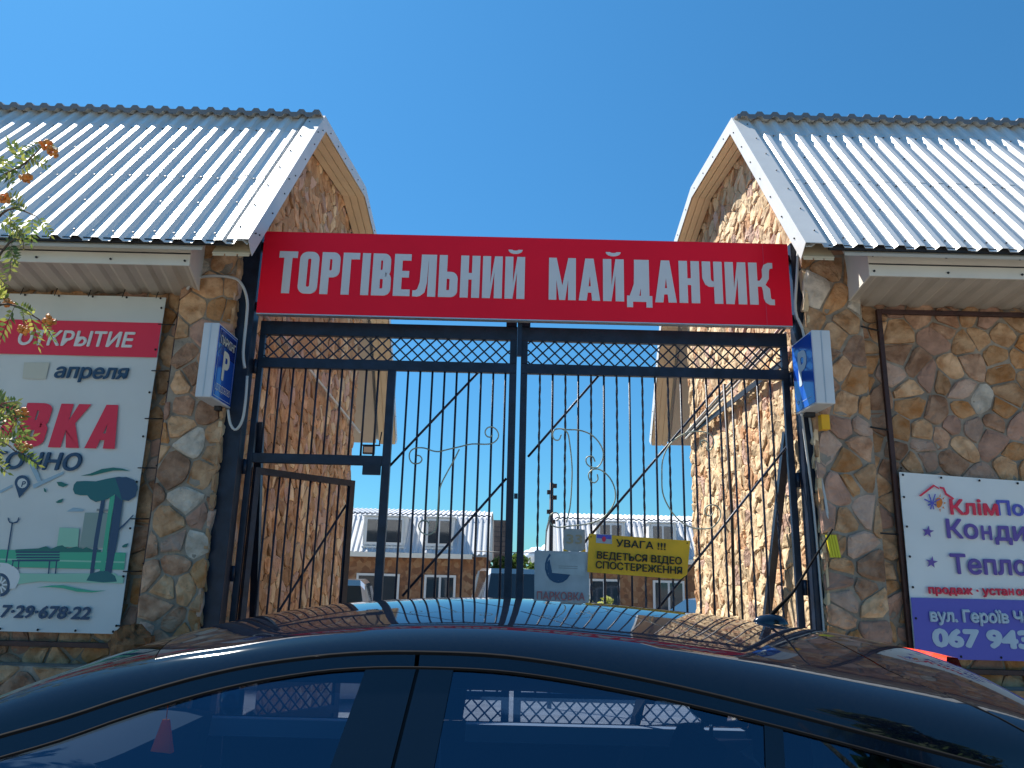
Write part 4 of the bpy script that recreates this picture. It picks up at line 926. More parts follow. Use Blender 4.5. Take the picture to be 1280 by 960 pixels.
# ------------------------------------------------------------------ the far side of the yard
def far_building(x0, x1, lab, wins, dorms, seed):
    Y0 = 24; r = thing('yard_building', lab, 'building', ((x0+x1)/2, Y0, -.45), 'long buildings across the yard')
    bx('wall', (x0, Y0, -.5), (x1, Y0+7, 2.2), M['farstone'], r)
    pf = [(23.5,2.10),(24.6,3.28),(27.5,3.7),(30.4,3.28),(31.5,2.1)]
    rf = MB()
    prf = corr_profile(x0-.1, x1+.1, .03, .16)
    rf.grid([[Vector((x, y+(-.02*(h > .01)), z+h)) for x, h in prf] for y, z in pf], False)
    rf.prism([(x0-.05, y, z-.04) for y, z in pf]+[(x0-.05, 27.5, 2.0)], (x1-x0+.1, 0, 0))
    roof = rf.build('roof', M['rooffar'], r)
    e = MB(); e.grid([[Vector((x, 24.56, 3.30+h)) for x, h in prf], [Vector((x, 24.56, 3.345+h)) for x, h in prf]], False); e.build('ridge_cap', M['roofdark'], roof)
    bx('eave_fascia', (x0-.1, 23.46, 1.98), (x1-.4 if x0 < 0 else x1, 23.52, 2.12), M['fascia'], r); bx('soffit', (x0-.1, 23.521, 1.985), (x1-.4 if x0 < 0 else x1, 23.999, 2.0), M['soffitg'], r)
    for a, b in wins:
        w = bx('window', (a, Y0-.06, .35), (b, Y0-.002, 1.5), M['frames'], r); n = 2
        for k in range(n):
            u0 = a+.07+(b-a-.07)/n*k; u1 = a+(b-a-.07)/n*(k+1)
            bx('pane', (u0, Y0-.075, .42), (u1, Y0-.061, 1.43), M['wpane'], w)
    for a, b in dorms:
        d = MB(); zt, zb = 3.16, 2.30
        d.box((a-.09,23.68,2.30), (b+.09,24.7,3.19)); d.box((a-.14,23.62,3.191), (b+.14,24.75,3.22)); d.box((a-.1,23.60,2.25), (b+.1,23.679,2.30))
        dm = d.build('dormer', M['roof2'], r)
        bx('window_frame', (a-.02, 23.64, 2.34), (b+.02, 23.679, 3.15), M['frames'], dm)
        for k in range(2):
            u0 = a+.03+(b-a)/2*k; u1 = a-.03+(b-a)/2*(k+1); bx('pane', (u0, 23.63, 2.42), (u1, 23.639, 3.09), M['wpane'], dm)
    for x in (x0+1.2, x0+3.3) if x0 < 0 else (): MB().ball((x+1.1, 23.95, 1.9), .05, 6, 4).build('lamp', M['white'], r)
    return r
M['wpane'] = mat('window_pane', (.02,.035,.05), .06, 0, coat=.5)
far_building(-12, -.66, 'long stone building across the yard at the left, metal roof with dormers', [(-4.55,-3.25),(-2.5,-1.55),(-7.5,-6.3),(-10,-8.8)], [(-4.3,-3.2),(-2.45,-1.75),(-7.3,-6.3),(-10,-9)], 1)
far_building(1.55, 11, 'stone building across the yard at the right, partly behind the warning sign', [(2.45,3.4),(4.4,5.35),(7,8)], [(2.75,3.45),(4.35,5.0),(7,7.8)], 2)
r = thing('chimney', 'dark brick chimney rising beyond the yard between the two long buildings', 'chimney', (-.3, 33, 0))
bx('stack', (-.62, 33, -.5), (-.02, 33.6, 3.65), M['concrete'], r); bx('cap', (-.66, 32.96, 3.651), (.02, 33.64, 3.8), M['concrete'], r)
for k in range(14): bx('brick_course', (-.635, 32.985, .9+k*.2), (-.005, 33.0, .93+k*.2), M['dark'], r)
r = thing('camera_mast', 'slim dark mast with small cameras standing in the yard', 'mast', (.66, 12, -.3))
MB().tube([(.655,12,-.4),(.655,12,2.95)], [.035,.03], 8).build('pole', M['dark'], r)
for x, z in ((.70,2.9),(.62,2.8),(.70,2.72),(.62,2.5),(.68,2.35)): bx('camera_body', (x-.035,11.93,z-.03), (x+.035,12.02,z+.03), M['dark'], r)
o = MB().tube([Vector((-.75,18,2.06)), Vector((-.1,18,2.04)), Vector((.61,18,2.05)), Vector((1.55,18,2.07))], .012, 5).build('yard_cable', M['dark']); tag(o, 'thin dark cable strung across the gap between the yard buildings', 'cable')

def leaves(mb, c, rad, n, size, rng, flat=1.):
    for _ in range(n):
        while True:
            p = Vector((rng.uniform(-1,1), rng.uniform(-1,1), rng.uniform(-1,1)))
            if .25 < p.length < 1: break
        q = Vector(c)+Vector((p.x*rad[0], p.y*rad[1], p.z*rad[2])); a = Vector((rng.gauss(0,1), rng.gauss(0,1), rng.gauss(0,1))).normalized(); b = a.cross(Vector((rng.gauss(0,1), rng.gauss(0,1), rng.gauss(0,1)))).normalized()
        s = size*rng.uniform(.6, 1.3); mb.add([q-a*s, q+b*s*.45, q+a*s, q-b*s*.45], [(0,1,2,3)])
def tree(x, y, h, w, lab, m, seed, z0=-.45, n=2600, leaf=.11, trunk=.13, grp=None):
    rng = random.Random(seed); r = thing('tree', lab, 'tree', (x, y, z0), grp)
    t = MB(); t.tube([(x,y,z0),(x+.05,y,z0+h*.35),(x,y+.05,z0+h*.75)], [trunk,trunk*.7,trunk*.25], 8)
    for k in range(7):
        a = rng.uniform(0, 6.28); zz = z0+h*rng.uniform(.3, .6); t.tube([(x,y,zz),(x+cos(a)*w*.3,y+sin(a)*w*.3,zz+h*.15),(x+cos(a)*w*.6,y+sin(a)*w*.6,zz+h*.25)], [trunk*.4,trunk*.25,.015], 6)
    t.build('trunk', M['bark'], r); c = MB()
    for k in range(16):
        a = rng.uniform(0, 6.28); q = rng.uniform(0, .75)*w; zz = z0+h*rng.uniform(.38, .86); s = w*rng.uniform(.28, .48)*(1.1-abs((zz-z0)/h-.6))
        leaves(c, (x+cos(a)*q, y+sin(a)*q, zz), (s, s, s*.8), n//16, leaf, rng)
    c.build('crown', m, r, fix=False); return r
tree(-.05, 29, 2.95, 1.0, 'pale green small tree behind the dark van, left of the cloud', M['fol2'], 3)
tree(.95, 27, 2.6, 1.0, 'bushy green tree in the gap beside the parking poster', M['fol2'], 4)
tree(-9, 46, 6, 3, 'big tree beyond the left yard building', M['fol'], 6, leaf=.2)
for i, (x, y, h, w, lab) in enumerate(((3.9,-3.0,6.8,2.2,'bushy tree across the road behind the photographer to the right'),(-7,-16,8,3.2,'tall tree across the road behind the photographer to the left'),(9.5,-14,8,3.2,'broad tree far along the road behind the photographer'))):
    tree(x, y, h, w, lab, M['fol'], 20+i, z0=0, n=3500, leaf=.16, grp='trees across the road')
r = thing('shrub', 'yellow green shrub below the yellow warning sign in the yard', 'shrub', (2.0, 19, -.45)); rng = random.Random(9)
c = MB()
for k in range(7): leaves(c, (1.75+.13*k, 19+rng.uniform(-.2,.2), .55+.25*sin(k*1.7)), (.16,.2,.42), 130, .07, rng)
c.build('foliage', M['leafy'], r, fix=False); MB().tube([(2.1,19,-.45),(2.1,19,.4)], .03, 6).build('stem', M['bark'], r)
# the low cloud seen in the gap
c = MB(); rng = random.Random(5)
for k in range(26):
    a = rng.uniform(-1, 1); c.ball((27+a*12, 610+rng.uniform(-5,5), 15+rng.uniform(-1,1)*3+7*(1-abs(a))*rng.random()), rng.uniform(2.5,5), 14, 9)
o = c.build('cloud', M['cloud']); o['kind'] = 'structure'

# ------------------------------------------------------------------ parked cars in the yard
def simple_car(x, y, rz, L, Wd, H, prof, belt, paint, lab, name='parked_car', lights='rear'):
    """prof: list of (t along length, z) for the roof line, front to rear"""
    r = thing(name, lab, 'car', (x, y, -.45)); Rm = Matrix.Rotation(rz, 3, 'Z')
    def w(p): return Rm @ Vector(p)+Vector((x, y, -.45))
    lo = MB(); secs = []
    for t in [i/14 for i in range(15)]:
        X = (t-.5)*L; e = max(0, abs(t-.5)*2-.82)/.18; hw = Wd/2*(1-.14*e*e); zt = belt(t); zb = .22
        secs.append([w((X, sy*hw*k, z)) for sy, k, z in ((-1,.93,zb),(-1,1,zb+.25),(-1,1,zt-.12),(-1,.95,zt),(1,.95,zt),(1,1,zt-.12),(1,1,zb+.25),(1,.93,zb),(-1,.93,zb))])
    lo.grid(secs); lo.add(secs[0][:8], [list(range(8))]); lo.add(secs[-1][:8], [list(range(8))]); lo.build('body', paint, r)
    up = MB(); gs = MB(); secs = []
    for t, z in prof:
        X = (t-.5)*L; zt = belt(t); f = (z-zt)/(H-zt+1e-6); hw = Wd/2*(.95-.2*f)
        secs.append((X, hw, z, zt, Wd/2*.95))
    def ringp(s): X, hw, z, zt, wb = s; return [(X,-wb,zt-.02),(X,-hw,max(zt,z-.06)),(X,-hw*.9,z),(X,hw*.9,z),(X,hw,max(zt,z-.06)),(X,wb,zt-.02)]
    n = len(secs)
    for i in range(n-1):
        a, b = ringp(secs[i]), ringp(secs[i+1])
        for k in (1, 2, 3):
            sl = abs(secs[i+1][2]-secs[i][2])/abs(secs[i+1][0]-secs[i][0]+1e-6)
            tgt = gs if (k == 2 and sl > .25) else up
            tgt.add([w(a[k]), w(a[k+1]), w(b[k+1]), w(b[k])], [(0,1,2,3)], True)
        for k in (0, 4): gs.add([w(a[k]), w(a[k+1]), w(b[k+1]), w(b[k])], [(0,1,2,3)], True)
    up.build('roof', paint, r); g_ = gs.build('window_glass', M['wpane'], r)
    # pillars
    pl = MB()
    for s in (secs[1], secs[n//2], secs[-2]):
        q = ringp(s)
        for k, sg_ in ((0, -1), (4, 1)):
            a, b = (q[0], q[1]) if k == 0 else (q[5], q[4]); off = Vector((0, sg_*.012, 0))
            pl.bar(w(Vector(a)+off), w(Vector(b)+off), .07, .02, up=Rm @ Vector((0, 1, 0)))
    pl.build('pillar', paint, r)
    for X in (-L*.32, L*.3):
        for sy in (-1, 1):
            c = Vector((X, sy*(Wd/2-.09), .32)); t = MB(); t.tube([w(c+Vector((0,-.1,0))), w(c+Vector((0,.1,0)))], .32, 18, True); wh = t.build('wheel', M['rubber'], r)
            t = MB(); t.tube([w(c+Vector((0,sy*.1,0))), w(c+Vector((0,sy*.106,0)))], .19, 14, False); t.build('rim', M['rim'], wh)
    for sy in (-1, 1):
        a = w((L/2-.03, sy*Wd*.40, belt(1)-.28)); t = MB(); t.ball(a, .1, 8, 6, (1,1,1.5)); t.build('tail_lamp', M['tail'], r)
        a = w((-L/2+.06, sy*Wd*.36, .62)); t = MB(); t.ball(a, .11, 8, 6, (1,1,.8)); t.build('headlight', M['chrome'], r)
    return r
simple_car(-3.1, 13.9, R(-82), 4.5, 1.8, 1.86, [(.22,1.1),(.34,1.80),(.4,1.86),(.93,1.86),(.97,1.78),(.99,1.1)], lambda t: 1.08 if t > .25 else 1.0, M['cwhite'], 'white off road car with red tail lamp, seen past the open wicket')
simple_car(.15, 18.2, R(95), 4.6, 1.9, 2.14, [(.01,1.15),(.07,2.02),(.12,2.12),(.9,2.14),(.97,2.06),(.995,1.2)], lambda t: 1.12, M['cwhite'], 'white van with a big dark windscreen parked in the gap', 'parked_van')
simple_car(4.1, 15.6, R(14), 4.4, 1.76, 1.70, [(.22,1.02),(.42,1.60),(.55,1.68),(.7,1.67),(.9,1.2)], lambda t: .98-.12*max(0, .25-t)*2, M['csilver'], 'blue grey saloon car parked by the sunlit wall')

# ------------------------------------------------------------------ the dark hatchback in the foreground
def interp(P):
    def f(x):
        if x <= P[0][0]: a, b = P[0], P[1]; return a[1]+(b[1]-a[1])*(x-a[0])/(b[0]-a[0])
        if x >= P[-1][0]: a, b = P[-2], P[-1]; return b[1]+(b[1]-a[1])*(x-b[0])/(b[0]-a[0])
        for i in range(len(P)-1):
            if P[i][0] <= x <= P[i+1][0]:
                p0, p1, p2, p3 = P[max(i-1,0)], P[i], P[i+1], P[min(i+2,len(P)-1)]; h = p2[0]-p1[0]; t = (x-p1[0])/h
                m1 = (p2[1]-p0[1])/(p2[0]-p0[0])*h; m2 = (p3[1]-p1[1])/(p3[0]-p1[0])*h
                return (2*t**3-3*t*t+1)*p1[1]+(t**3-2*t*t+t)*m1+(-2*t**3+3*t*t)*p2[1]+(t**3-t*t)*m2
    return f
CY = 2.5
zc = interp([(-1.80,.90),(-1.521,1.032),(-1.35,1.130),(-1.17,1.243),(-1.0,1.324),(-.827,1.377),(-.582,1.425),(-.35,1.449),(-.084,1.461),(.242,1.455),(.592,1.430),(.816,1.405),(1.062,1.375),(1.25,1.335),(1.37,1.27),(1.46,1.185),(1.537,1.09),(1.62,1.0),(1.66,.955)])
zg = interp([(-1.75,.90),(-1.5,1.00),(-1.3,1.085),(-1.104,1.161),(-.936,1.212),(-.827,1.25),(-.681,1.294),(-.542,1.324),(-.363,1.347),(-.202,1.354),(.015,1.349),(.285,1.315),(.552,1.266),(.935,1.184),(1.14,1.135),(1.35,1.075),(1.55,1.01),(1.66,.955)])
BELT = .955
def ysd(x, z):
    tp = 0.
    if x > .8: tp = .20*((x-.8)/.95)**2
    if x < -1.3: tp = .13*((-1.3-x)/1.15)**2
    f = z-BELT
    if f > 0: y = 1.64+.49*f+.10*f*f
    else: y = 1.64+ .03*f/.9*-1 - .05*math.exp(-((z-.72)/.2)**2)*1.0 + .05*math.exp(-((.955-.72)/.2)**2)
    return y+tp
hw = lambda x: CY-ysd(x, zg(x))
def roofz(x, v):
    a = abs(v); G, C_ = zg(x), zc(x); k = .62-.40*max(0, min(1, (-.65-x)/.5)); return G+(C_-G)*(1-k*a*a-(1-k)*a**22)
def RP(x, v): return Vector((x, CY+v*hw(x), roofz(x, v)))
car = thing('parked_hatchback', 'dark navy hatchback parked across the foreground in front of the gate', 'car', (-.1, CY, 0))
VS = [-1,-.99,-.975,-.955,-.93,-.90,-.87,-.83,-.78,-.70,-.6,-.45,-.3,-.15,0,.15,.3,.45,.6,.7,.78,.83,.87,.90,.93,.955,.975,.99,1]
def surf(x0, x1, n, vs, name, m, par=car, f=RP):
    mb = MB(); mb.grid([[f(x0+(x1-x0)*i/n, v) for v in vs] for i in range(n+1)]); return mb.build(name, m, par, fix=False)
def lerp(a, b, t): return a+(b-a)*t
# windscreen header at x=-.86 at the centre, bowed; roof from there to the tailgate seam
def hdr(v): return -.90+.12*v*v
def tg(v): return .86+.10*abs(v)+.30*(max(0, abs(v)-.72)/.28)**1.5
def bowed(fa, fb, n, vs, name, m, par=car):
    mb = MB(); mb.grid([[RP(lerp(fa(v), fb(v), i/n), v) for v in vs] for i in range(n+1)]); return mb.build(name, m, par, fix=False)
IN = [v for v in VS if abs(v) <= .9]
ED = lambda s: [v for v in VS if s*v >= .9]
bowed(lambda v: hdr(v)+(.0015 if abs(v) < .9 else 0), lambda v: tg(v)-.002, 44, VS, 'roof_panel', M['paint'])
bowed(lambda v: -1.80, lambda v: hdr(v)-.0015, 22, IN, 'windscreen', M['screen'])
for s in (-1, 1): bowed(lambda v: -1.80, lambda v: hdr(v), 24, ED(s), 'screen_pillar', M['paint'])
bowed(lambda v: tg(v)+.004, lambda v: 1.40, 20, VS, 'tailgate_spoiler', M['paint'])
bowed(lambda v: 1.404, lambda v: 1.655, 10, IN, 'rear_screen', M['screen'])
for s in (-1, 1): bowed(lambda v: 1.401, lambda v: 1.655, 10, ED(s), 'rear_pillar', M['paint'])
sm = MB(); sm.tube([RP(tg(v), v)+Vector((0,0,-.001)) for v in VS[:8]][::-1]+[Vector((x, ysd(x, z), z)) for x, z in ((1.30,1.06),(1.42,1.01),(1.55,.97))], .0032, 6); sm.build('tailgate_seam', M['rubber'], car)
# ceiling inside
cl = MB(); cl.grid([[RP(lerp(hdr(v), tg(v), i/20), v)+Vector((0,0,-.035)) for v in [k for k in VS if abs(k) <= .97]] for i in range(21)]); cl.build('headliner', M['seat'], car, fix=False)
mirror = lambda p: Vector((p.x, 2*CY-p.y, p.z))
zt = lambda x: zg(x)-.030-.012*max(0, min(1, (-.4-x)/.5))
def panel(xl, xr, zb, ztop, name, m, nx=14, nz=6, off=0., far=True, near=True):
    """side panel; xl, xr: functions of t (0 bottom, 1 top)"""
    res = []
    for s in (0, 1):
        if s and not far or (not s and not near): continue
        mb = MB(); rows = []
        for j in range(nz+1):
            t = j/nz; row = []
            for i in range(nx+1):
                x = lerp(xl(t), xr(t), i/nx); z = lerp(zb(x), ztop(x), t); p = Vector((x, ysd(x, z)+off, z)); row.append(mirror(p) if s else p)
            rows.append(row)
        mb.grid(rows); res.append(mb.build(name, m, car, fix=False))
    return res
cB = lambda x: BELT
K = lambda v: (lambda t: v)
# door frames above the glass, gutter rubber
panel(K(-1.72), K(-.205), lambda x: zt(x), lambda x: zg(x)-.004, 'door_frame', M['trim'], 40, 2)
panel(K(-.195), K(1.16), lambda x: zt(x), lambda x: zg(x)-.004, 'door_frame', M['trim'], 40, 2)
for s in (0, 1):
    for d_, mm, rr, nm in ((0, M['rubber'], .0055, 'gutter_rubber'), (-.030, M['rubber'], .0035, 'window_seal')):
        pts = []
        for i in range(61):
            x = lerp(-1.7, 1.3 if d_ == 0 else 1.02, i/60); z = zg(x)+(d_ if d_ == 0 else zt(x)-zg(x)); p = Vector((x, ysd(x, z)+(.001 if d_ == 0 else -.002), z)); pts.append(mirror(p) if s else p)
        MB().tube(pts, rr, 5).build(nm, mm, car)
lx = lambda t: lerp(-.40, -.312, t); rx = lambda t: lerp(-.168, -.116, t)
panel(K(-1.60), lx, cB, lambda x: max(BELT+.002, zt(x)), 'door_glass', M['glass'], 26, 6, .004)
panel(lx, lambda t: lerp(-.262, -.200, t), cB, zt, 'pillar_trim', M['trim'], 4, 6, -.002)
panel(lambda t: lerp(-.254, -.192, t), rx, cB, zt, 'pillar_trim', M['trim'], 4, 6, -.002)
panel(lambda t: lerp(-.266, -.204, t), lambda t: lerp(-.250, -.190, t), cB, zt, 'door_gap', M['black'], 2, 6, .012)
panel(rx, lambda t: lerp(.51, .562, t), cB, zt, 'door_glass', M['glass'], 16, 6, .004)
panel(lambda t: lerp(.51, .562, t), lambda t: lerp(.555, .60, t), cB, zt, 'window_divider', M['trim'], 3, 6, -.001)
panel(lambda t: lerp(.555, .60, t), K(.99), lambda x: lerp(BELT, .99, max(0, (x-.6)/.39)), lambda x: max(zt(x), BELT+.01), 'quarter_glass', M['glass'], 10, 6, .004)
panel(K(.99), K(1.66), cB, lambda x: zg(x)-.004, 'rear_quarter', M['paint'], 16, 5)
panel(K(.60), K(.99), cB, lambda x: lerp(BELT+.001, .99, max(0, (x-.6)/.39)), 'rear_quarter', M['paint'], 8, 2, -.001)
# lower body with wheel arches
FWX, RWX, AR = -1.52, 1.10, .345
def zlow(x):
    z = .24
    for c in (FWX, RWX):
        d = abs(x-c)
        if d < AR: z = max(z, .31+math.sqrt(AR*AR-d*d))
    return z
def lower(x0, x1, name, n):
    panel(K(x0), K(x1), zlow, lambda x: BELT if x > -1.7 else BELT-.16*((-1.7-x)/.75)**1.6, name, M['paint'], n, 8)
lower(-2.45, -1.14, 'front_wing', 40); lower(-1.135, -.258, 'door_panel', 16); lower(-.252, .72, 'door_panel', 18); lower(.725, 1.72, 'rear_wing', 36)
# bonnet, nose, tail
hood = MB(); rows = []
for i in range(21):
    x = lerp(-2.45, -1.79, i/20); zs = BELT if x > -1.7 else BELT-.16*((-1.7-x)/.75)**1.6; yn = ysd(x, zs); row = []
    for k in range(17):
        v = -1+k/8; row.append(Vector((x, CY+v*(CY-yn), zs+.05*(1-v**4)*min(1, (x+2.5)/.3))))
    rows.append(row)
hood.grid(rows); hood.build('bonnet', M['paint'], car, fix=False)
def endcap(x, zs, name, sgn):
    mb = MB(); rows = []
    for j in range(9):
        t = j/8; z = lerp(.24, zs, t); yn = ysd(x, z); row = []
        for k in range(17):
            v = -1+k/8; row.append(Vector((x+sgn*(.10*(1-v*v)+.05*sin(t*pi)), CY+v*(CY-yn), z)))
        rows.append(row)
    mb.grid(rows); return mb.build(name, M['paint'], car, fix=False)
endcap(-2.45, BELT-.16, 'front_bumper', -1); endcap(1.70, BELT, 'tailgate', 1)
bx('floor_pan', (-2.3, 1.75, .2), (1.6, 3.25, .26), M['black'], car)
for s in (0, 1):
    for X in (FWX, RWX):
        yc = 1.70 if s == 0 else 2*CY-1.70; d = -1 if s == 0 else 1
        t = MB(); t.tube([(X, yc-.1, .31), (X, yc-.085, .31), (X, yc+.085, .31), (X, yc+.1, .31)], [.285,.31,.31,.285], 28); wh = t.build('wheel', M['rubber'], car)
        t = MB(); t.tube([(X, yc+d*.095, .31), (X, yc+d*.102, .31)], .205, 24, False)
        t.build('rim', M['rim'], wh)
        for k in range(5):
            a = 2*pi*k/5; MB().bar((X, yc+d*.108, .31), (X+.19*cos(a), yc+d*.108, .31+.19*sin(a)), .045, .012).build('rim_spoke', M['chrome'], wh)
for s in (-1, 1):
    MB().ball((-2.42, CY+s*.62, .68), .14, 12, 8, (.7,1,.6)).build('headlight', M['chrome'], car)
    MB().ball((1.72, CY+s*.60, .82), .13, 12, 8, (.5,1,.9)).build('tail_lamp', M['tail'], car)
    bevel(bx('door_handle', (-.48, CY+s*.865-.02, .80), (-.32, CY+s*.865+.02, .825), M['paint'], car), .006)
    t = MB(); t.ball((-1.14, CY+s*1.0, 1.0), .11, 12, 8, (.55,1,.72)); t.build('wing_mirror', M['paint'], car)
bx('mirror_glass', (-1.085, 3.42, .945), (-1.08, 3.58, 1.05), M['chrome'], car)
# third brake lamp in the tailgate and roof aerial
def RPo(x, y, dz=0.): return Vector((x, y, roofz(x, (y-CY)/hw(x))+dz))
mb = MB(); rows = []
for i in range(13):
    t = i/12; xx = lerp(1.385, 1.27, t*t); y = lerp(2.50, 2.94, t); zz = 1.300+.008*sin(t*pi)
    rows.append([Vector((xx-.03, y, zz-.03)), Vector((xx-.022, y, zz+.020)), Vector((xx+.012, y, zz+.016)), Vector((xx+.035, y, zz-.05))])
mb.grid(rows); mb.build('brake_lamp', M['lamp'], car, fix=False)
ab = RPo(.83, 2.50); mb = MB(); rows = []
for j in range(9):
    a = pi/2*j/8; rows.append([ab+Vector((.055*cos(b)*sin(a)*(1.15 if cos(b) < 0 else .9), .026*sin(b)*sin(a), .030*cos(a))) for b in [2*pi*k/14 for k in range(15)]])
mb.grid(rows); an = mb.build('aerial', M['trim'], car)
rod = [ab+Vector((-.01,0,.02)), Vector((.90,2.5,1.50)), Vector((.98,2.5,1.615)), Vector((1.04,2.5,1.70))]
MB().tube(rod, [.007,.0045,.0035,.003], 8).build('aerial_rod', M['rubber'], an)
# interior
def seat_at(x, y, w=.46, rear=False):
    st = MB(); st.hexa([Vector(p) for p in ((x-.25,y-w/2,.42),(x+.25,y-w/2,.40),(x+.25,y+w/2,.40),(x-.25,y+w/2,.42),(x-.27,y-w/2,.56),(x+.22,y-w/2,.52),(x+.22,y+w/2,.52),(x-.27,y+w/2,.56))])
    st.hexa([Vector(p) for p in ((x+.16,y-w/2,.5),(x+.30,y-w/2,.5),(x+.30,y+w/2,.5),(x+.16,y+w/2,.5),(x+.36,y-w/2+.04,1.02),(x+.45,y-w/2+.04,1.02),(x+.45,y+w/2-.04,1.02),(x+.36,y+w/2-.04,1.02))])
    o = bevel(st.build('seat', M['seat'], car), .03, 3)
    hd = MB(); hd.box((x+.385,y-.12,1.06), (x+.475,y+.12,1.21)); bevel(hd.build('headrest', M['seat'], o), .03, 3)
    for d in (-.06, .06): MB().tube([(x+.42,y+d,1.0),(x+.43,y+d,1.1)], .007, 6).build('headrest_post', M['chrome'], o)
for y in (2.13, 2.87): seat_at(-.72, y); seat_at(.28, y, .5)
ds = MB(); rows = []
for i in range(9):
    t = i/8; rows.append([Vector((lerp(-1.75,-1.13,t), y, .86+.14*sin(t*pi*.62)+.03*math.exp(-((y-2.12)/.18)**2)*(t > .4))) for y in [1.78+1.44*k/14 for k in range(15)]])
ds.grid(rows); ds.add([rows[-1][0], rows[-1][-1], Vector((-1.2,3.22,.5)), Vector((-1.2,1.78,.5))], [(0,1,2,3)]); ds.build('dashboard', M['dash'], car, fix=False)
sw = MB(); ctr = Vector((-1.0, 2.12, .86)); ax = Vector((.90, 0, .42)).normalized(); e1 = Vector((0,1,0)); e2 = ax.cross(e1).normalized()
sw.tube([ctr+(e1*cos(2*pi*k/24)+e2*sin(2*pi*k/24))*.185 for k in range(25)], .015, 8, cap=False); sw.tube([ctr-e1*.17, ctr+e1*.17], .02, 6); sw.ball(ctr, .06, 10, 6, (.5,1,1)); sw.build('steering_wheel', M['dash'], car)
fr = MB(); q = Vector((-.985, 2.42, 0)); fr.hexa([q+Vector(p) for p in ((-.030,-.012,1.015),(.030,-.012,1.010),(.030,.012,1.010),(-.030,.012,1.015),(-.010,-.004,1.10),(.010,-.004,1.10),(.010,.004,1.10),(-.010,.004,1.10))]); fr.tube([q+Vector((0,0,1.10)), q+Vector((0,0,1.26))], .002, 5)
bevel(fr.build('air_freshener', M['orange'], car), .004)
bx('inside_mirror', (-.80, 2.40, 1.27), (-.78, 2.60, 1.32), M['black'], car)
for x0, x1 in ((-1.30,-.30),(-.15,.95)):
    for y in (3.285,): MB().hexa([Vector(p) for p in ((x0,y-.05,.90),(x1,y-.05,.90),(x1,y+.04,.90),(x0,y+.04,.90),(x0,y-.03,BELT+.005),(x1,y-.03,BELT+.005),(x1,y+.04,BELT+.002),(x0,y+.04,BELT+.002))]).build('door_sill', M['sill'], car)
# dark sheets added to darken the top of the far windows
for x0, x1, zbl in ((-1.05,-.30,1.10),(-.20,.60,1.085)):
    mb = MB(); rows = []
    for j in range(3):
        rows.append([])
        for i in range(13):
            x = lerp(x0, x1, i/12); z = lerp(zbl-.06*max(0, (x-.1))**1.3, zt(x)+.01, j/2); rows[-1].append(mirror(Vector((x, ysd(x, z)+.03, z))))
    mb.grid(rows); mb.build('dark_window_sheet', M['black'], car, fix=False)
# crumpled grey jacket on the rear parcel shelf
mb = MB(); rows = []
for j in range(9):
    rows.append([Vector((lerp(.78,1.12,i/10), lerp(2.2,2.75,j/8), .98+.10*math.exp(-((i-5)/3)**2)*(1+.5*sin(i*1.9+j*2.3)))) for i in range(11)])
mb.grid(rows); jk = mb.build('jacket', M['sill'], None, fix=False); tag(jk, 'crumpled pale grey jacket lying on the hatchback parcel shelf', 'jacket')
bx('parcel_shelf', (.66, 1.85, .93), (1.55, 3.15, .95), M['seat'], car)

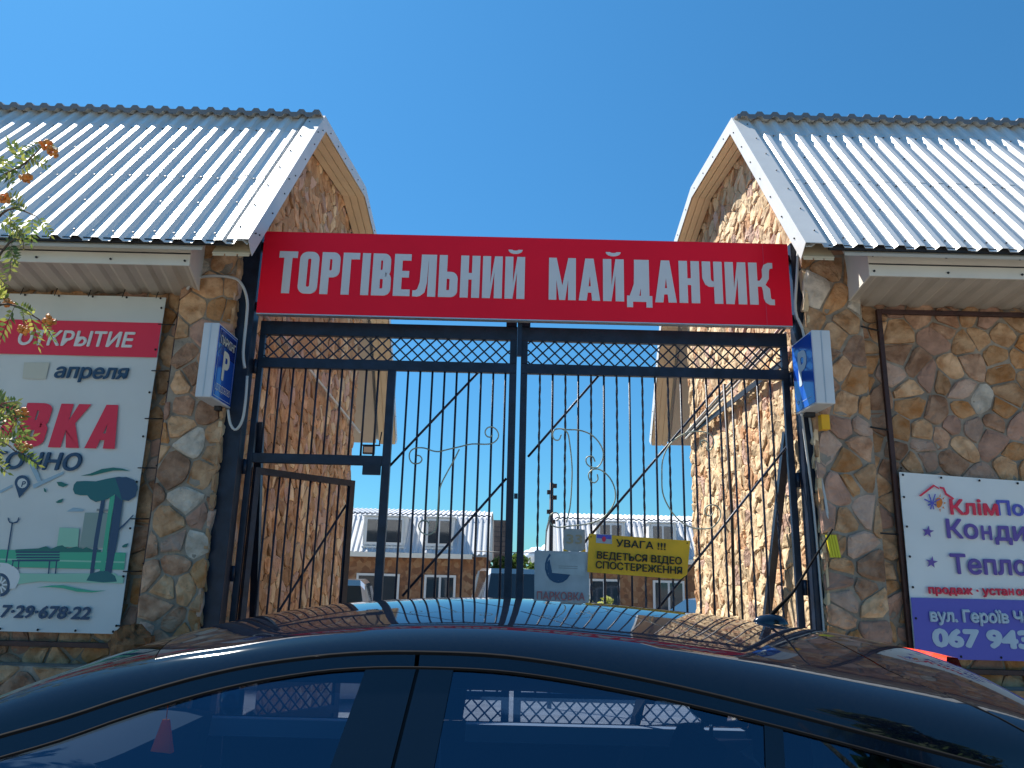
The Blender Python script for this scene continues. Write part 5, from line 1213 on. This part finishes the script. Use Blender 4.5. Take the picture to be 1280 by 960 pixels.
# ------------------------------------------------------------------ rowan branches at the left edge
rw = thing('rowan_tree', 'rowan tree with feathery leaves and orange berry clusters at the left edge', 'tree', (-3.3, 3.1, 0))
rng = random.Random(12); tk = MB()
tk.tube([(-3.35,3.1,0),(-3.3,3.12,1.2),(-3.2,3.1,2.3),(-3.15,3.05,3.4)], [.07,.06,.045,.02], 8); tk.build('trunk', M['bark'], rw)
br_ = stalk = MB(); lf = MB()
YR = 3.0
def pinnate(p, d, L=.13):
    d = d.normalized(); side = d.cross(Vector((rng.uniform(-.4,.4), -1, rng.uniform(-.4,.4)))).normalized(); sag = Vector((0,0,-1))
    n = 6; br_.tube([p, p+d*L*.5+sag*L*.06, p+d*L+sag*L*.25], .0012, 4)
    up_ = side.cross(d).normalized()
    for k in range(n+1):
        t = .2+.8*k/n; c = p+d*L*t+sag*L*.25*t*t
        for s in ((-1, 1) if k < n else (0,)):
            dr = (side*s*.85+d*.55+up_*rng.uniform(-.3,.3)).normalized() if s else d
            l = L*.36*(1-.35*abs(t-.5)); wv = dr.cross(up_).normalized()*l*.19
            lf.mi = 0 if rng.random() < .6 else 1
            lf.add([c, c+dr*l*.4+wv, c+dr*l, c+dr*l*.4-wv], [(0,1,2,3)])
def cluster(c, n=26, r=.04):
    mb = MB()
    for _ in range(n):
        v = Vector((rng.gauss(0,1), rng.gauss(0,1), rng.gauss(0,.7))).normalized()*r*rng.uniform(.4,1); mb.ball(c+v, .0085*rng.uniform(.8,1.2), 6, 4)
    mb.build('berry_cluster', M['berry'], rw)
lines = [([(-90,330),(-40,290),(0,225),(30,205),(58,178)], 3.0), ([(-90,330),(-30,300),(10,262),(45,270)], 3.0), ([(-80,420),(-30,360),(10,305),(28,300)], 2.95), ([(-80,420),(-30,395),(10,380),(50,400)], 2.9), ([(-60,560),(-25,520),(0,508),(22,522)], 2.9), ([(-60,600),(-25,575),(0,552),(20,565)], 2.9)]
for pts, Y in lines:
    br_ = MB(); P3 = smooth([at(x, y, Y+rng.uniform(-.05,.05)) for x, y in pts], 5); br_.tube(P3, [lerp(.009,.0025,i/(len(P3)-1)) for i in range(len(P3))], 5)
    br_.tube([Vector((-3.2,3.1,P3[0].z-.25)), P3[0]], [.016,.009], 6); br_.build('branch', M['bark'], rw); br_ = stalk
    for i in range(2, len(P3)):
        for _ in range(1):
            d = Vector((rng.uniform(-1,1), rng.uniform(-.8,.8), rng.uniform(-.9,.7))); pinnate(P3[i], d, rng.uniform(.07,.13))
for x, y in ((58,180),(65,190),(32,222),(5,248),(12,378),(62,400),(28,412),(28,517),(30,560),(-20,232)):
    cluster(at(x, y, 2.93), 18, .023)
for _ in range(330):
    c = Vector((rng.uniform(-4.1,-2.55), rng.uniform(2.5,3.8), rng.uniform(2.0,3.9)))
    if c.x > -2.25-.0 or (c.x/(c.y*.97+.6)) > -.76: continue
    pinnate(c, Vector((rng.uniform(-1,1), rng.uniform(-1,1), rng.uniform(-.8,.5))), .14)
stalk.build('leaf_stalks', M['bark'], rw)['kind'] = 'stuff'; o = lf.build('foliage', [M['leaf'], M['leafy']], rw, fix=False); o['kind'] = 'stuff'
